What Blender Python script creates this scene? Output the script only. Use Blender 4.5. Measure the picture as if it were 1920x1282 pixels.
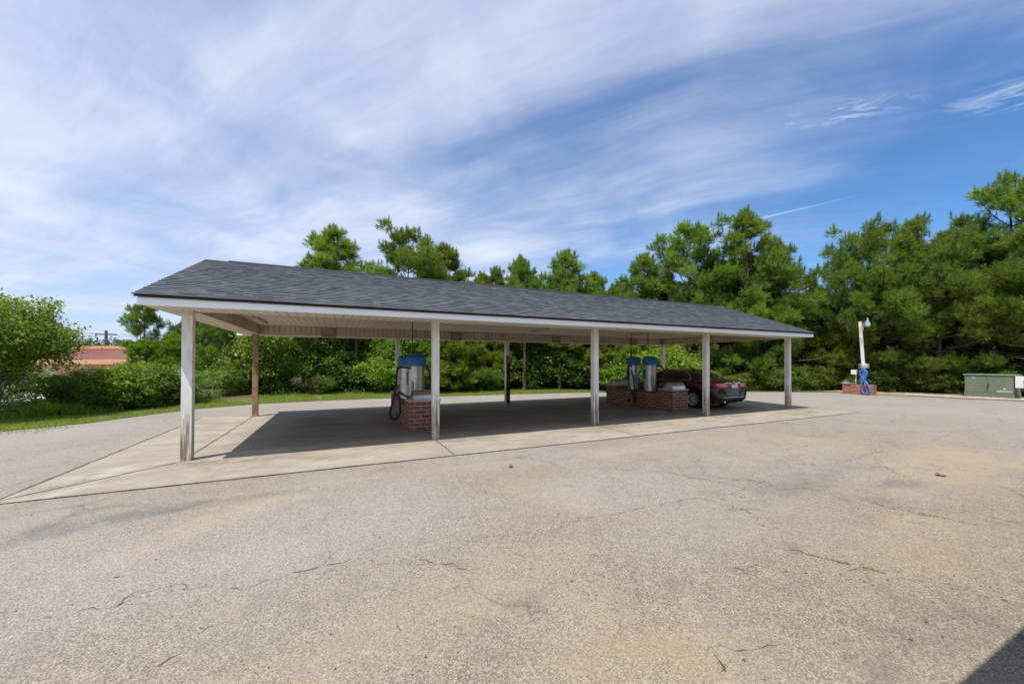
import bpy, bmesh, math, random
import numpy as np
from mathutils import Vector, Matrix, noise
from mathutils.bvhtree import BVHTree

random.seed(7)
RNG = np.random.default_rng(11)
R = math.radians
for o in list(bpy.data.objects):
    bpy.data.objects.remove(o)
SC = bpy.context.scene
COL = SC.collection

# ------------------------------------------------------------------ camera
cam = bpy.data.cameras.new('camera')
cam.lens = 13.224
cam.sensor_width = 36.0
cam.shift_y = 35.0 / 1920.0
cam.clip_start = 0.05
cam.clip_end = 1500.0
camo = bpy.data.objects.new('camera', cam)
camo.location = (0, 0, 1.65)
camo.rotation_euler = (R(90.269), 0, R(-24.703))
COL.objects.link(camo)
SC.camera = camo

# ------------------------------------------------------------------ light
SUN = Vector((-0.36, -0.22, 1.0)).normalized()
sl = bpy.data.lights.new('sun', 'SUN')
sl.energy = 4.2
sl.angle = R(0.5)
sl.color = (1.0, 0.955, 0.88)
so = bpy.data.objects.new('sun', sl)
so.rotation_euler = SUN.to_track_quat('Z', 'Y').to_euler()
so.location = (-10, -6, 30)
COL.objects.link(so)

SC.view_settings.view_transform = 'Standard'
SC.view_settings.look = 'None'
SC.view_settings.gamma = 1.0
SC.view_settings.use_curve_mapping = False
SC.view_settings.exposure = 0.52


# ------------------------------------------------------------------ node helper
class NT:
    def __init__(s, tree):
        s.t = tree
        tree.nodes.clear()

    def n(s, typ, ins=None, **pr):
        nd = s.t.nodes.new(typ)
        for k, v in pr.items():
            setattr(nd, k, v)
        if ins:
            for k, v in ins.items():
                s.set(nd, k, v)
        return nd

    def set(s, nd, k, v):
        sock = nd.inputs[k]
        if isinstance(v, bpy.types.NodeSocket):
            s.t.links.new(v, sock)
        elif isinstance(v, bpy.types.Node):
            s.t.links.new(v.outputs[0], sock)
        else:
            if sock.type == 'RGBA' and len(v) == 3:
                v = (*v, 1.0)
            sock.default_value = v

    def math(s, op, a, b=0.0, clamp=False):
        return s.n('ShaderNodeMath', {0: a, 1: b}, operation=op, use_clamp=clamp).outputs[0]

    def mix(s, f, a, b, blend='MIX'):
        nd = s.n('ShaderNodeMix', data_type='RGBA', blend_type=blend)
        s.set(nd, 0, f)
        s.set(nd, 6, a)
        s.set(nd, 7, b)
        return nd.outputs[2]

    def ramp(s, f, p0, p1, smooth=True):
        nd = s.n('ShaderNodeMapRange', {0: f, 1: p0, 2: p1, 3: 0.0, 4: 1.0},
                 interpolation_type='SMOOTHSTEP' if smooth else 'LINEAR')
        return nd.outputs[0]

    def noise(s, v, scale, detail=3.0, rough=0.55, dist=0.0):
        return s.n('ShaderNodeTexNoise', {'Vector': v, 'Scale': scale, 'Detail': detail,
                                          'Roughness': rough, 'Distortion': dist}).outputs[0]

    def scale(s, v, xyz):
        return s.n('ShaderNodeMapping', {0: v, 3: xyz}).outputs[0]


# ------------------------------------------------------------------ sky (world)
W = bpy.data.worlds.new('World')
SC.world = W
W.use_nodes = True
w = NT(W.node_tree)
sky = w.n('ShaderNodeTexSky', sky_type='NISHITA', sun_disc=False, sun_elevation=math.asin(SUN.z),
          sun_rotation=math.atan2(SUN.x, SUN.y) % (2 * math.pi), altitude=120.0, air_density=1.0,
          dust_density=0.3, ozone_density=2.6)
tc = w.n('ShaderNodeTexCoord').outputs['Generated']
sp = w.n('ShaderNodeSeparateXYZ', {0: tc})
zz = w.math('ADD', w.math('MAXIMUM', sp.outputs[2], 0.0), 0.12)
cxn = w.math('DIVIDE', sp.outputs[0], zz)
cyn = w.math('DIVIDE', sp.outputs[1], zz)
plane = w.n('ShaderNodeCombineXYZ', {0: cxn, 1: cyn, 2: 0.0}).outputs[0]
# slow warp so that the streaks curve
wn = w.n('ShaderNodeTexNoise', {'Vector': plane, 'Scale': 0.55, 'Detail': 2.0})
warp = w.n('ShaderNodeVectorMath', {0: wn.outputs['Color'], 1: (0.5, 0.5, 0.5)}, operation='SUBTRACT').outputs[0]
warp = w.n('ShaderNodeVectorMath', {0: warp, 'Scale': 0.42}, operation='SCALE').outputs[0]
pw = w.n('ShaderNodeVectorMath', {0: plane, 1: warp}, operation='ADD').outputs[0]
rot = w.n('ShaderNodeMapping', {0: pw, 2: (0, 0, R(50.0))}).outputs[0]          # x along the streaks
rs = w.n('ShaderNodeSeparateXYZ', {0: rot})
S_, T_ = rs.outputs[0], rs.outputs[1]
streak = w.noise(w.scale(rot, (0.40, 1.5, 1.0)), 1.3, 6.0, 0.52, 0.5)
fine = w.noise(w.scale(rot, (0.9, 4.4, 1.0)), 2.6, 9.0, 0.66, 0.8)
puff = w.noise(pw, 1.5, 6.0, 0.55, 0.4)
cover = w.math('SUBTRACT', 1.0, w.ramp(T_, 0.90, 1.58))
left = w.math('SUBTRACT', 1.0, w.ramp(S_, -1.5, 0.35))
band = w.math('MULTIPLY', w.math('SUBTRACT', 1.0, w.ramp(S_, -0.2, 1.05)), 0.55)
base = w.math('MAXIMUM', w.math('MAXIMUM', cover, left), band)
st = w.math('ADD', w.math('MULTIPLY', streak, 0.72), w.math('MULTIPLY', fine, 0.17))
st = w.math('ADD', st, w.math('MULTIPLY', puff, 0.58))
dens = w.math('ADD', w.math('MULTIPLY', base, 0.80), w.math('MULTIPLY', w.math('SUBTRACT', st, 0.745), 1.45))
dens = w.ramp(dens, -0.10, 1.22)
# a contrail: a thin fading line on the cloud plane
ca, cb = Vector((1.62, 1.90)), Vector((2.05, 0.83))
cd = (cb - ca).normalized()
lx = w.math('SUBTRACT', cxn, ca.x)
ly = w.math('SUBTRACT', cyn, ca.y)
al = w.math('ADD', w.math('MULTIPLY', lx, cd.x), w.math('MULTIPLY', ly, cd.y))
pe = w.math('ABSOLUTE', w.math('ADD', w.math('MULTIPLY', lx, -cd.y), w.math('MULTIPLY', ly, cd.x)))
wob = w.math('MULTIPLY', w.noise(plane, 9.0, 3.0), 0.012)
tw = w.math('SUBTRACT', 0.046, w.math('MULTIPLY', al, 0.020))
tr = w.math('SUBTRACT', 1.0, w.ramp(w.math('ADD', pe, wob), 0.0, tw))
tr = w.math('MULTIPLY', tr, w.math('MULTIPLY', w.ramp(al, -0.3, 0.25), w.math('SUBTRACT', 1.0, w.ramp(al, 0.75, 1.2))))
dens = w.math('MAXIMUM', dens, w.math('MULTIPLY', tr, 0.80))
wm = w.n('ShaderNodeVectorMath', {0: plane, 1: (1.42, 0.66, 0.0)}, operation='SUBTRACT').outputs[0]
wm = w.n('ShaderNodeMapping', {0: wm, 2: (0, 0, R(43.0))}).outputs[0]
wm = w.n('ShaderNodeVectorMath', {0: w.scale(wm, (3.6, 11.0, 1.0))}, operation='LENGTH').outputs[1]
wm2 = w.n('ShaderNodeVectorMath', {0: plane, 1: (1.80, 0.33, 0.0)}, operation='SUBTRACT').outputs[0]
wm2 = w.n('ShaderNodeMapping', {0: wm2, 2: (0, 0, R(48.0))}).outputs[0]
wm2 = w.n('ShaderNodeVectorMath', {0: w.scale(wm2, (4.0, 10.0, 1.0))}, operation='LENGTH').outputs[1]
wm = w.math('MINIMUM', wm, wm2)
crisp = w.noise(w.scale(rot, (1.3, 3.0, 1.0)), 5.0, 9.0, 0.68, 0.8)
wisp = w.math('MULTIPLY', w.math('SUBTRACT', 1.0, w.ramp(wm, 0.2, 1.1)), w.ramp(crisp, 0.40, 0.66))
dens = w.math('MAXIMUM', dens, w.math('MULTIPLY', wisp, 0.75))
haze = w.math('SUBTRACT', 1.0, w.ramp(sp.outputs[2], -0.02, 0.30))
skyc = w.mix(1.0, sky.outputs[0], (0.056, 0.088, 0.115, 1), 'MULTIPLY')
cloudc = w.mix(w.ramp(st, 0.55, 1.0), (0.46, 0.525, 0.675, 1.0), (0.62, 0.66, 0.74, 1.0))
c1 = w.mix(w.math('MULTIPLY', haze, 0.35), skyc, (0.40, 0.48, 0.63, 1.0))
c2 = w.mix(w.math('MULTIPLY', dens, 0.93), c1, cloudc)
bg = w.n('ShaderNodeBackground', {'Color': c2, 'Strength': 1.0})
wo = w.n('ShaderNodeOutputWorld')
W.node_tree.links.new(bg.outputs[0], wo.inputs[0])

# ------------------------------------------------------------------ materials
MATS = {}


def newmat(name):
    m = bpy.data.materials.new(name)
    m.use_nodes = True
    MATS[name] = m
    return m, NT(m.node_tree)


def finish(m, t, col, rough=0.7, metal=0.0, bump=None, spec=0.4, coat=0.0, extra=None):
    ins = {'Base Color': col, 'Roughness': rough, 'Metallic': metal, 'Specular IOR Level': spec, 'Coat Weight': coat}
    if coat:
        ins['Coat Roughness'] = 0.06
    b = t.n('ShaderNodeBsdfPrincipled', ins)
    if bump is not None:
        t.t.links.new(bump, b.inputs['Normal'])
    o = t.n('ShaderNodeOutputMaterial')
    t.t.links.new(b.outputs[0], o.inputs[0])
    return m


def bumpn(t, h, strength=0.4, dist=0.01, prev=None):
    ins = {'Height': h, 'Strength': strength, 'Distance': dist}
    if prev is not None:
        ins['Normal'] = prev
    return t.n('ShaderNodeBump', ins).outputs[0]


def objco(t):
    return t.n('ShaderNodeTexCoord').outputs['Object']


def plain(name, col, rough=0.6, metal=0.0, var=0.12, scale=8.0, spec=0.4, coat=0.0, bump=0.0):
    m, t = newmat(name)
    co = objco(t)
    nz = t.noise(co, scale, 4.0)
    f = t.ramp(nz, 0.3, 0.7)
    a = tuple(c * (1 - var) for c in col)
    b = tuple(min(1.0, c * (1 + var)) for c in col)
    c = t.mix(f, a, b)
    bn = bumpn(t, t.noise(co, scale * 6, 3.0), bump, 0.004) if bump else None
    return finish(m, t, c, rough, metal, bn, spec, coat)


def attr(t, name):
    return t.n('ShaderNodeAttribute', attribute_name=name)


def make_asphalt():
    m, t = newmat('asphalt')
    co = objco(t)
    st = t.n('ShaderNodeSeparateColor', {0: attr(t, 'stain').outputs['Color']})
    v1 = t.n('ShaderNodeTexVoronoi', {'Vector': co, 'Scale': 112.0, 'Randomness': 1.0})
    v2 = t.n('ShaderNodeTexVoronoi', {'Vector': co, 'Scale': 200.0, 'Randomness': 1.0})
    n1 = t.noise(co, 34.0, 4.0, 0.7)
    n2 = t.noise(co, 0.55, 5.0, 0.6, 0.6)
    n3 = t.noise(co, 3.2, 5.0, 0.62)
    n4 = t.noise(co, 190.0, 2.0, 0.6)
    cs = t.n('ShaderNodeSeparateColor', {0: v1.outputs['Color']})
    stone = t.math('ADD', t.math('MULTIPLY', cs.outputs[0], 0.55), t.math('MULTIPLY', n4, 0.5))
    bitu = (0.120, 0.102, 0.080)
    pale = (0.388, 0.324, 0.242)
    c = t.mix(t.ramp(stone, 0.15, 0.95), bitu, pale)
    # warm quartz stones and dark ones
    c = t.mix(t.math('MULTIPLY', t.ramp(cs.outputs[1], 0.84, 0.90), 0.65), c, (0.46, 0.35, 0.22))
    c = t.mix(t.math('MULTIPLY', t.ramp(cs.outputs[2], 0.88, 0.93), 0.7), c, (0.07, 0.065, 0.06))
    # pits between stones
    pit = t.ramp(v1.outputs['Distance'], 0.50, 0.78)
    c = t.mix(t.math('MULTIPLY', pit, 0.50), c, (0.105, 0.088, 0.068))
    # broad tone
    c = t.mix(t.math('MULTIPLY', t.ramp(n2, 0.35, 0.68), 0.40), c, (0.265, 0.232, 0.190))
    c = t.mix(t.math('MULTIPLY', t.ramp(n3, 0.48, 0.70), 0.50), c, (0.150, 0.130, 0.104))
    n6 = t.noise(co, 9.0, 6.0, 0.7, 0.5)
    c = t.mix(t.math('MULTIPLY', t.ramp(n6, 0.56, 0.72), 0.45), c, (0.120, 0.104, 0.085))
    c = t.mix(t.math('MULTIPLY', t.ramp(n6, 0.46, 0.30), 0.30), c, (0.40, 0.355, 0.29))
    v3 = t.n('ShaderNodeTexVoronoi', {'Vector': co, 'Scale': 7.0, 'Randomness': 1.0})
    sp3 = t.math('MULTIPLY', t.math('LESS_THAN', v3.outputs['Distance'], t.math('MULTIPLY', t.n('ShaderNodeSeparateColor', {0: v3.outputs['Color']}).outputs[0], 0.11)), t.ramp(n2, 0.4, 0.6))
    c = t.mix(t.math('MULTIPLY', sp3, 0.6), c, (0.07, 0.06, 0.05))
    c = t.mix(t.math('MULTIPLY', t.ramp(t.noise(co, 1.3, 6.0, 0.66, 0.8), 0.55, 0.75), 0.45), c, (0.335, 0.262, 0.178))
    wv = t.n('ShaderNodeTexNoise', {'Vector': co, 'Scale': 2.2, 'Detail': 5.0, 'Roughness': 0.65})
    wv = t.n('ShaderNodeVectorMath', {0: wv.outputs['Color'], 'Scale': 0.55}, operation='SCALE').outputs[0]
    cv = t.n('ShaderNodeVectorMath', {0: co, 1: wv}, operation='ADD').outputs[0]
    ve = t.n('ShaderNodeTexVoronoi', {'Vector': cv, 'Scale': 0.62, 'Randomness': 1.0}, feature='DISTANCE_TO_EDGE')
    ve2 = t.n('ShaderNodeTexVoronoi', {'Vector': cv, 'Scale': 2.3, 'Randomness': 1.0}, feature='DISTANCE_TO_EDGE')
    gate = t.ramp(t.noise(co, 0.42, 4.0, 0.6), 0.47, 0.60)
    gate2 = t.ramp(t.noise(co, 0.75, 4.0, 0.6), 0.58, 0.66)
    ck = t.math('MULTIPLY', t.math('SUBTRACT', 1.0, t.ramp(ve.outputs['Distance'], 0.0015, 0.008)), gate)
    ck2 = t.math('MULTIPLY', t.math('SUBTRACT', 1.0, t.ramp(ve2.outputs['Distance'], 0.003, 0.018)), gate2)
    halo = t.math('MULTIPLY', t.math('SUBTRACT', 1.0, t.ramp(ve.outputs['Distance'], 0.0, 0.09)), gate)
    c = t.mix(t.math('MULTIPLY', halo, 0.25), c, (0.13, 0.112, 0.088))
    c = t.mix(t.math('MULTIPLY', t.math('MAXIMUM', ck, ck2), 0.75), c, (0.055, 0.047, 0.036))
    # stains with shapes of their own, kept as attributes of the pavement
    brk = t.ramp(t.math('ADD', n3, t.math('MULTIPLY', n1, 0.4)), 0.45, 0.85)
    f = t.math('MULTIPLY', st.outputs[0], t.math('ADD', 0.12, t.math('MULTIPLY', brk, 0.88)))
    c = t.mix(t.math('MULTIPLY', f, 0.85), c, (0.40, 0.292, 0.180))
    f = t.math('MULTIPLY', st.outputs[1], t.math('ADD', 0.25, t.math('MULTIPLY', brk, 0.75)))
    c = t.mix(f, c, (0.095, 0.088, 0.080))
    c = t.mix(t.math('MULTIPLY', st.outputs[2], 0.72), c, t.mix(t.ramp(stone, 0.15, 0.95), (0.175, 0.170, 0.164), (0.40, 0.39, 0.378)))
    h = t.math('ADD', t.math('MULTIPLY', v1.outputs['Distance'], -0.8), t.math('MULTIPLY', v2.outputs['Distance'], -0.35))
    b = bumpn(t, h, 0.55, 0.010)
    b = bumpn(t, n3, 0.25, 0.03, b)
    return finish(m, t, c, 0.85, 0.0, b, 0.25)


def make_concrete():
    m, t = newmat('concrete')
    co = objco(t)
    st = t.n('ShaderNodeSeparateColor', {0: attr(t, 'stain').outputs['Color']})
    sm = t.noise(t.scale(co, (0.6, 1.5, 1.0)), 1.5, 7.0, 0.66, 0.6)
    n2 = t.noise(co, 0.9, 5.0, 0.6, 0.4)
    n3 = t.noise(co, 60.0, 4.0, 0.65)
    n4 = t.noise(co, 6.0, 5.0, 0.6)
    c = t.mix(t.ramp(sm, 0.3, 0.7), (0.250, 0.220, 0.175), (0.355, 0.320, 0.262))
    c = t.mix(t.math('MULTIPLY', t.ramp(n2, 0.48, 0.70), 0.6), c, (0.235, 0.188, 0.132))
    c = t.mix(t.math('MULTIPLY', t.ramp(n4, 0.50, 0.75), 0.5), c, (0.225, 0.195, 0.155))
    c = t.mix(t.math('MULTIPLY', n3, 0.22), c, (0.2, 0.18, 0.15))
    dk = t.noise(t.scale(co, (0.9, 2.6, 1.0)), 1.1, 7.0, 0.7, 1.0)
    c = t.mix(t.math('MULTIPLY', t.ramp(dk, 0.54, 0.70), 0.55), c, (0.155, 0.132, 0.105))
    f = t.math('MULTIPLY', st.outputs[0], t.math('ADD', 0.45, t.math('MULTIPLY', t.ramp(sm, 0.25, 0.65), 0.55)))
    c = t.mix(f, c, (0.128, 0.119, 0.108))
    f = t.math('MULTIPLY', st.outputs[1], t.ramp(n4, 0.3, 0.65))
    c = t.mix(f, c, (0.155, 0.130, 0.085))
    c = t.mix(t.math('MULTIPLY', st.outputs[2], 0.6), c, (0.60, 0.58, 0.54))
    b = bumpn(t, n3, 0.18, 0.006)
    return finish(m, t, c, 0.82, 0.0, b, 0.25)


def make_wood_paint():
    m, t = newmat('white_post_paint')
    tcn = t.n('ShaderNodeTexCoord')
    oi = t.n('ShaderNodeObjectInfo')
    off = t.n('ShaderNodeCombineXYZ', {0: t.math('MULTIPLY', oi.outputs['Random'], 37.0),
                                       1: t.math('MULTIPLY', oi.outputs['Random'], 91.0), 2: 0.0}).outputs[0]
    co = t.n('ShaderNodeVectorMath', {0: tcn.outputs['Object'], 1: off}, operation='ADD').outputs[0]
    z = t.n('ShaderNodeSeparateXYZ', {0: tcn.outputs['Object']}).outputs[2]
    g = t.noise(t.scale(co, (14.0, 14.0, 0.9)), 2.2, 6.0, 0.65, 0.6)
    g2 = t.noise(t.scale(co, (6.0, 6.0, 1.6)), 2.0, 5.0, 0.6)
    lowz = t.math('SUBTRACT', 1.0, t.ramp(z, 0.15, 1.35))
    c = t.mix(t.ramp(g2, 0.35, 0.7), (0.82, 0.80, 0.77), (0.66, 0.64, 0.61))
    peel = t.ramp(t.math('ADD', t.math('MULTIPLY', g, 1.0), t.math('MULTIPLY', lowz, 0.29)), 0.62, 0.74)
    c = t.mix(t.math('MULTIPLY', peel, 0.85), c, (0.40, 0.33, 0.235))
    rot = t.ramp(t.math('ADD', g, t.math('MULTIPLY', lowz, 0.25)), 0.72, 0.80)
    c = t.mix(t.math('MULTIPLY', rot, 0.75), c, (0.095, 0.080, 0.060))
    top = t.math('MULTIPLY', t.ramp(z, 2.2, 2.5), t.ramp(g2, 0.35, 0.6))
    c = t.mix(t.math('MULTIPLY', top, 0.5), c, (0.42, 0.31, 0.22))
    b = bumpn(t, g, 0.35, 0.004)
    return finish(m, t, c, 0.6, 0.0, b, 0.3)


def make_trim():
    m, t = newmat('white_trim')
    co = objco(t)
    g = t.noise(t.scale(co, (3.5, 3.5, 0.7)), 2.5, 5.0, 0.65)
    g2 = t.noise(t.scale(co, (0.6, 0.6, 0.6)), 1.2, 3.0)
    c = t.mix(t.math('MULTIPLY', t.ramp(g2, 0.35, 0.75), 0.35), (0.90, 0.90, 0.91), (0.80, 0.80, 0.80))
    f = t.math('MULTIPLY', t.ramp(g, 0.60, 0.72), t.ramp(g2, 0.54, 0.66))
    c = t.mix(t.math('MULTIPLY', f, 0.75), c, (0.22, 0.21, 0.19))
    return finish(m, t, c, 0.45, 0.0, bumpn(t, t.noise(co, 2.0, 2.0), 0.25, 0.02), 0.4)


def make_soffit():
    m, t = newmat('vinyl_soffit')
    co = objco(t)
    s = t.n('ShaderNodeSeparateXYZ', {0: co})
    nz = t.noise(co, 1.1, 4.0, 0.6)
    c = t.mix(t.ramp(nz, 0.35, 0.7), (0.70, 0.62, 0.49), (0.60, 0.52, 0.40))
    fx = t.math('FRACT', t.math('DIVIDE', s.outputs[0], 0.152))
    gx = t.math('SUBTRACT', 1.0, t.ramp(t.math('ABSOLUTE', t.math('SUBTRACT', fx, 0.5)), 0.03, 0.07, False))
    c = t.mix(t.math('MULTIPLY', gx, 0.62), c, (0.20, 0.165, 0.115))
    # the channels between panel rows: dark ends of every rib
    row = None
    for yy in (8.17, 11.05):
        d = t.math('ABSOLUTE', t.math('SUBTRACT', s.outputs[1], yy))
        near = t.math('SUBTRACT', 1.0, t.ramp(d, 0.018, 0.034, False))
        row = near if row is None else t.math('MAXIMUM', row, near)
    dot = t.math('SUBTRACT', 1.0, t.ramp(t.math('ABSOLUTE', t.math('SUBTRACT', fx, 0.5)), 0.12, 0.20, False))
    c = t.mix(t.math('MULTIPLY', row, t.math('ADD', 0.35, t.math('MULTIPLY', dot, 0.6))), c, (0.07, 0.055, 0.04))
    h = t.math('SUBTRACT', 1.0, gx)
    return finish(m, t, c, 0.5, 0.0, bumpn(t, h, 0.5, 0.008), 0.3)


def make_beam():
    m, t = newmat('vinyl_beam_cladding')
    co = objco(t)
    s = t.n('ShaderNodeSeparateXYZ', {0: co})
    u = t.math('ADD', s.outputs[0], s.outputs[1])
    nz = t.noise(co, 2.0, 4.0, 0.6)
    c = t.mix(t.ramp(nz, 0.35, 0.7), (0.60, 0.50, 0.39), (0.47, 0.38, 0.29))
    fx = t.math('FRACT', t.math('DIVIDE', u, 0.145))
    gx = t.math('SUBTRACT', 1.0, t.ramp(t.math('ABSOLUTE', t.math('SUBTRACT', fx, 0.5)), 0.05, 0.11, False))
    c = t.mix(t.math('MULTIPLY', gx, 0.62), c, (0.15, 0.115, 0.08))
    return finish(m, t, c, 0.5, 0.0, bumpn(t, t.math('SUBTRACT', 1.0, gx), 0.5, 0.008), 0.3)


def make_shingle():
    m, t = newmat('asphalt_shingle')
    co = objco(t)
    tint = t.n('ShaderNodeSeparateColor', {0: attr(t, 'tint').outputs['Color']})
    gr = t.noise(co, 160.0, 3.0, 0.7)
    n2 = t.noise(co, 0.8, 4.0, 0.6)
    c = t.mix(tint.outputs[0], (0.036, 0.038, 0.044), (0.096, 0.102, 0.116))
    c = t.mix(t.math('MULTIPLY', t.ramp(gr, 0.35, 0.7), 0.35), c, (0.105, 0.110, 0.130))
    c = t.mix(t.math('MULTIPLY', t.ramp(n2, 0.45, 0.75), 0.25), c, (0.075, 0.072, 0.082))
    return finish(m, t, c, 0.85, 0.0, bumpn(t, gr, 0.5, 0.004), 0.3)


def make_brick(name, c1, c2, mortar, rot=False):
    m, t = newmat(name)
    co = objco(t)
    s = t.n('ShaderNodeSeparateXYZ', {0: co})
    geo = t.n('ShaderNodeNewGeometry')
    nn = t.n('ShaderNodeSeparateXYZ', {0: geo.outputs['Normal']})
    ax = t.math('GREATER_THAN', t.math('ABSOLUTE', nn.outputs[0]), 0.5)
    u = t.n('ShaderNodeMix', {0: ax, 2: s.outputs[0], 3: s.outputs[1]}).outputs[0]
    uv = t.n('ShaderNodeCombineXYZ', {0: u, 1: s.outputs[2], 2: 0.0}).outputs[0]
    br = t.n('ShaderNodeTexBrick', {'Vector': uv, 'Color1': c1, 'Color2': c2, 'Mortar': mortar, 'Scale': 1.0,
                                    'Mortar Size': 0.006, 'Mortar Smooth': 0.15, 'Bias': 0.0,
                                    'Brick Width': 0.30, 'Row Height': 0.1}, offset=0.5)
    nz = t.noise(co, 14.0, 5.0, 0.65)
    c = t.mix(t.math('MULTIPLY', t.ramp(nz, 0.45, 0.75), 0.4), br.outputs[0], (0.07, 0.04, 0.035))
    nb = t.noise(co, 1.7, 4.0, 0.6)
    c = t.mix(t.math('MULTIPLY', t.ramp(nb, 0.55, 0.75), 0.4), c, (0.10, 0.06, 0.05))
    h = t.math('ADD', t.math('MULTIPLY', br.outputs['Fac'], -1.0), t.math('MULTIPLY', nz, 0.25))
    return finish(m, t, c, 0.8, 0.0, bumpn(t, h, 0.6, 0.006), 0.3)


def make_leaf(name, c1, c2, trans=0.35, rough=0.5, tcol=1.6):
    m, t = newmat(name)
    tint = t.n('ShaderNodeSeparateColor', {0: attr(t, 'tint').outputs['Color']})
    oi = t.n('ShaderNodeObjectInfo')
    c = t.mix(tint.outputs[0], c1, c2)
    hs = t.n('ShaderNodeHueSaturation', {'Hue': t.math('ADD', 0.485, t.math('MULTIPLY', oi.outputs['Random'], 0.03)),
                                         'Saturation': 1.0,
                                         'Value': t.math('ADD', 0.85, t.math('MULTIPLY', oi.outputs['Random'], 0.3)),
                                         'Color': c}).outputs[0]
    p = t.n('ShaderNodeBsdfPrincipled', {'Base Color': hs, 'Roughness': rough, 'Specular IOR Level': 0.35})
    tr = t.n('ShaderNodeBsdfTranslucent', {'Color': t.mix(1.0, hs, (tcol, tcol, tcol * 0.45, 1), 'MULTIPLY')})
    mx = t.n('ShaderNodeMixShader', {0: trans, 1: p.outputs[0], 2: tr.outputs[0]})
    o = t.n('ShaderNodeOutputMaterial')
    t.t.links.new(mx.outputs[0], o.inputs[0])
    return m


def make_bark(name, c1, c2):
    m, t = newmat(name)
    co = objco(t)
    nz = t.noise(t.scale(co, (9.0, 9.0, 2.0)), 2.0, 5.0, 0.65)
    c = t.mix(t.ramp(nz, 0.35, 0.65), c1, c2)
    return finish(m, t, c, 0.9, 0.0, bumpn(t, nz, 0.7, 0.02), 0.2)


def make_soil(name, c1, c2, c3, sc=2.0):
    m, t = newmat(name)
    co = objco(t)
    n1 = t.noise(co, sc, 5.0, 0.65, 0.5)
    n2 = t.noise(co, sc * 14, 4.0, 0.7)
    c = t.mix(t.ramp(n1, 0.35, 0.65), c1, c2)
    c = t.mix(t.math('MULTIPLY', t.ramp(n2, 0.45, 0.7), 0.7), c, c3)
    return finish(m, t, c, 0.95, 0.0, bumpn(t, n2, 0.6, 0.03), 0.15)


def make_stainless():
    m, t = newmat('stainless_steel')
    co = objco(t)
    nz = t.noise(t.scale(co, (30.0, 30.0, 1.0)), 2.0, 3.0, 0.6)
    n2 = t.noise(co, 3.0, 4.0, 0.6)
    c = t.mix(t.ramp(n2, 0.35, 0.7), (0.44, 0.43, 0.42), (0.58, 0.57, 0.55))
    r = t.math('ADD', 0.28, t.math('MULTIPLY', nz, 0.16))
    return finish(m, t, c, r, 1.0, bumpn(t, n2, 0.12, 0.02), 0.5)


make_asphalt(); make_concrete(); make_wood_paint(); make_trim(); make_soffit(); make_beam(); make_shingle(); make_stainless()
make_brick('red_brick', (0.235, 0.092, 0.066), (0.155, 0.066, 0.050), (0.50, 0.39, 0.32))
make_brick('orange_brick', (0.37, 0.15, 0.085), (0.28, 0.12, 0.075), (0.36, 0.25, 0.19))
plain('bare_wood', (0.30, 0.175, 0.10), 0.75, var=0.3, scale=5.0, bump=0.3)
plain('dark_wood', (0.050, 0.027, 0.018), 0.8, var=0.5, scale=6.0, bump=0.4)
plain('rusty_board', (0.29, 0.185, 0.15), 0.7, var=0.35, scale=12.0)
plain('cream_siding', (0.62, 0.56, 0.46), 0.5)
plain('vent_black', (0.012, 0.012, 0.014), 0.6)
plain('cap_concrete', (0.42, 0.39, 0.34), 0.85, var=0.2, scale=9.0, bump=0.2)
plain('blue_dome_plastic', (0.005, 0.135, 0.37), 0.32, var=0.10, scale=3.0, spec=0.5)
plain('black_rubber', (0.012, 0.012, 0.013), 0.55, var=0.2, scale=20.0)
plain('red_plastic', (0.32, 0.012, 0.02), 0.35)
plain('blue_hose_plastic', (0.03, 0.16, 0.62), 0.38, var=0.1)
plain('grey_paint', (0.38, 0.38, 0.37), 0.5)
plain('white_paint', (0.76, 0.76, 0.74), 0.5, var=0.06)
plain('dark_metal', (0.05, 0.045, 0.04), 0.5, 0.6)
plain('fixture_cream', (0.52, 0.45, 0.33), 0.5)
plain('transformer_green', (0.165, 0.200, 0.145), 0.8, var=0.10, scale=2.5, spec=0.2)
plain('faded_label', (0.27, 0.30, 0.30), 0.6, var=0.3, scale=25.0)
plain('crack_dark', (0.085, 0.072, 0.055), 0.95, var=0.4, scale=12.0)
plain('oil_spot', (0.125, 0.106, 0.082), 0.9, var=0.3, scale=20.0)
plain('crack_moss', (0.085, 0.085, 0.035), 0.95, var=0.4, scale=9.0)
plain('joint_dark', (0.085, 0.075, 0.06), 0.95, var=0.4, scale=6.0)
plain('dry_leaf', (0.26, 0.17, 0.075), 0.8, var=0.4, scale=30.0)
plain('car_maroon', (0.034, 0.004, 0.008), 0.30, 0.0, var=0.03, scale=2.0, spec=0.3, coat=0.7)
plain('car_blue', (0.02, 0.09, 0.30), 0.25, 0.3, var=0.03, scale=2.0, spec=0.5, coat=1.0)
plain('car_glass', (0.010, 0.012, 0.013), 0.04, 0.0, var=0.0, spec=0.8)
plain('chrome', (0.72, 0.72, 0.72), 0.15, 1.0, var=0.02)
plain('alloy', (0.80, 0.80, 0.80), 0.35, 0.35, var=0.05)
plain('tail_light_red', (0.55, 0.008, 0.014), 0.12, 0.0, var=0.15, scale=22.0, spec=0.6, coat=1.0)
plain('tail_light_clear', (0.72, 0.62, 0.62), 0.12, 0.0, var=0.05, spec=0.6, coat=1.0)
plain('plate_white', (0.62, 0.68, 0.64), 0.4, var=0.15, scale=40.0)
plain('black_trim', (0.014, 0.014, 0.014), 0.5)
plain('red_metal_roof', (0.40, 0.20, 0.165), 0.45, var=0.08, scale=0.6)
plain('orange_trim', (0.58, 0.30, 0.16), 0.5, var=0.06)
plain('pale_wall', (0.60, 0.52, 0.42), 0.7)
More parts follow.
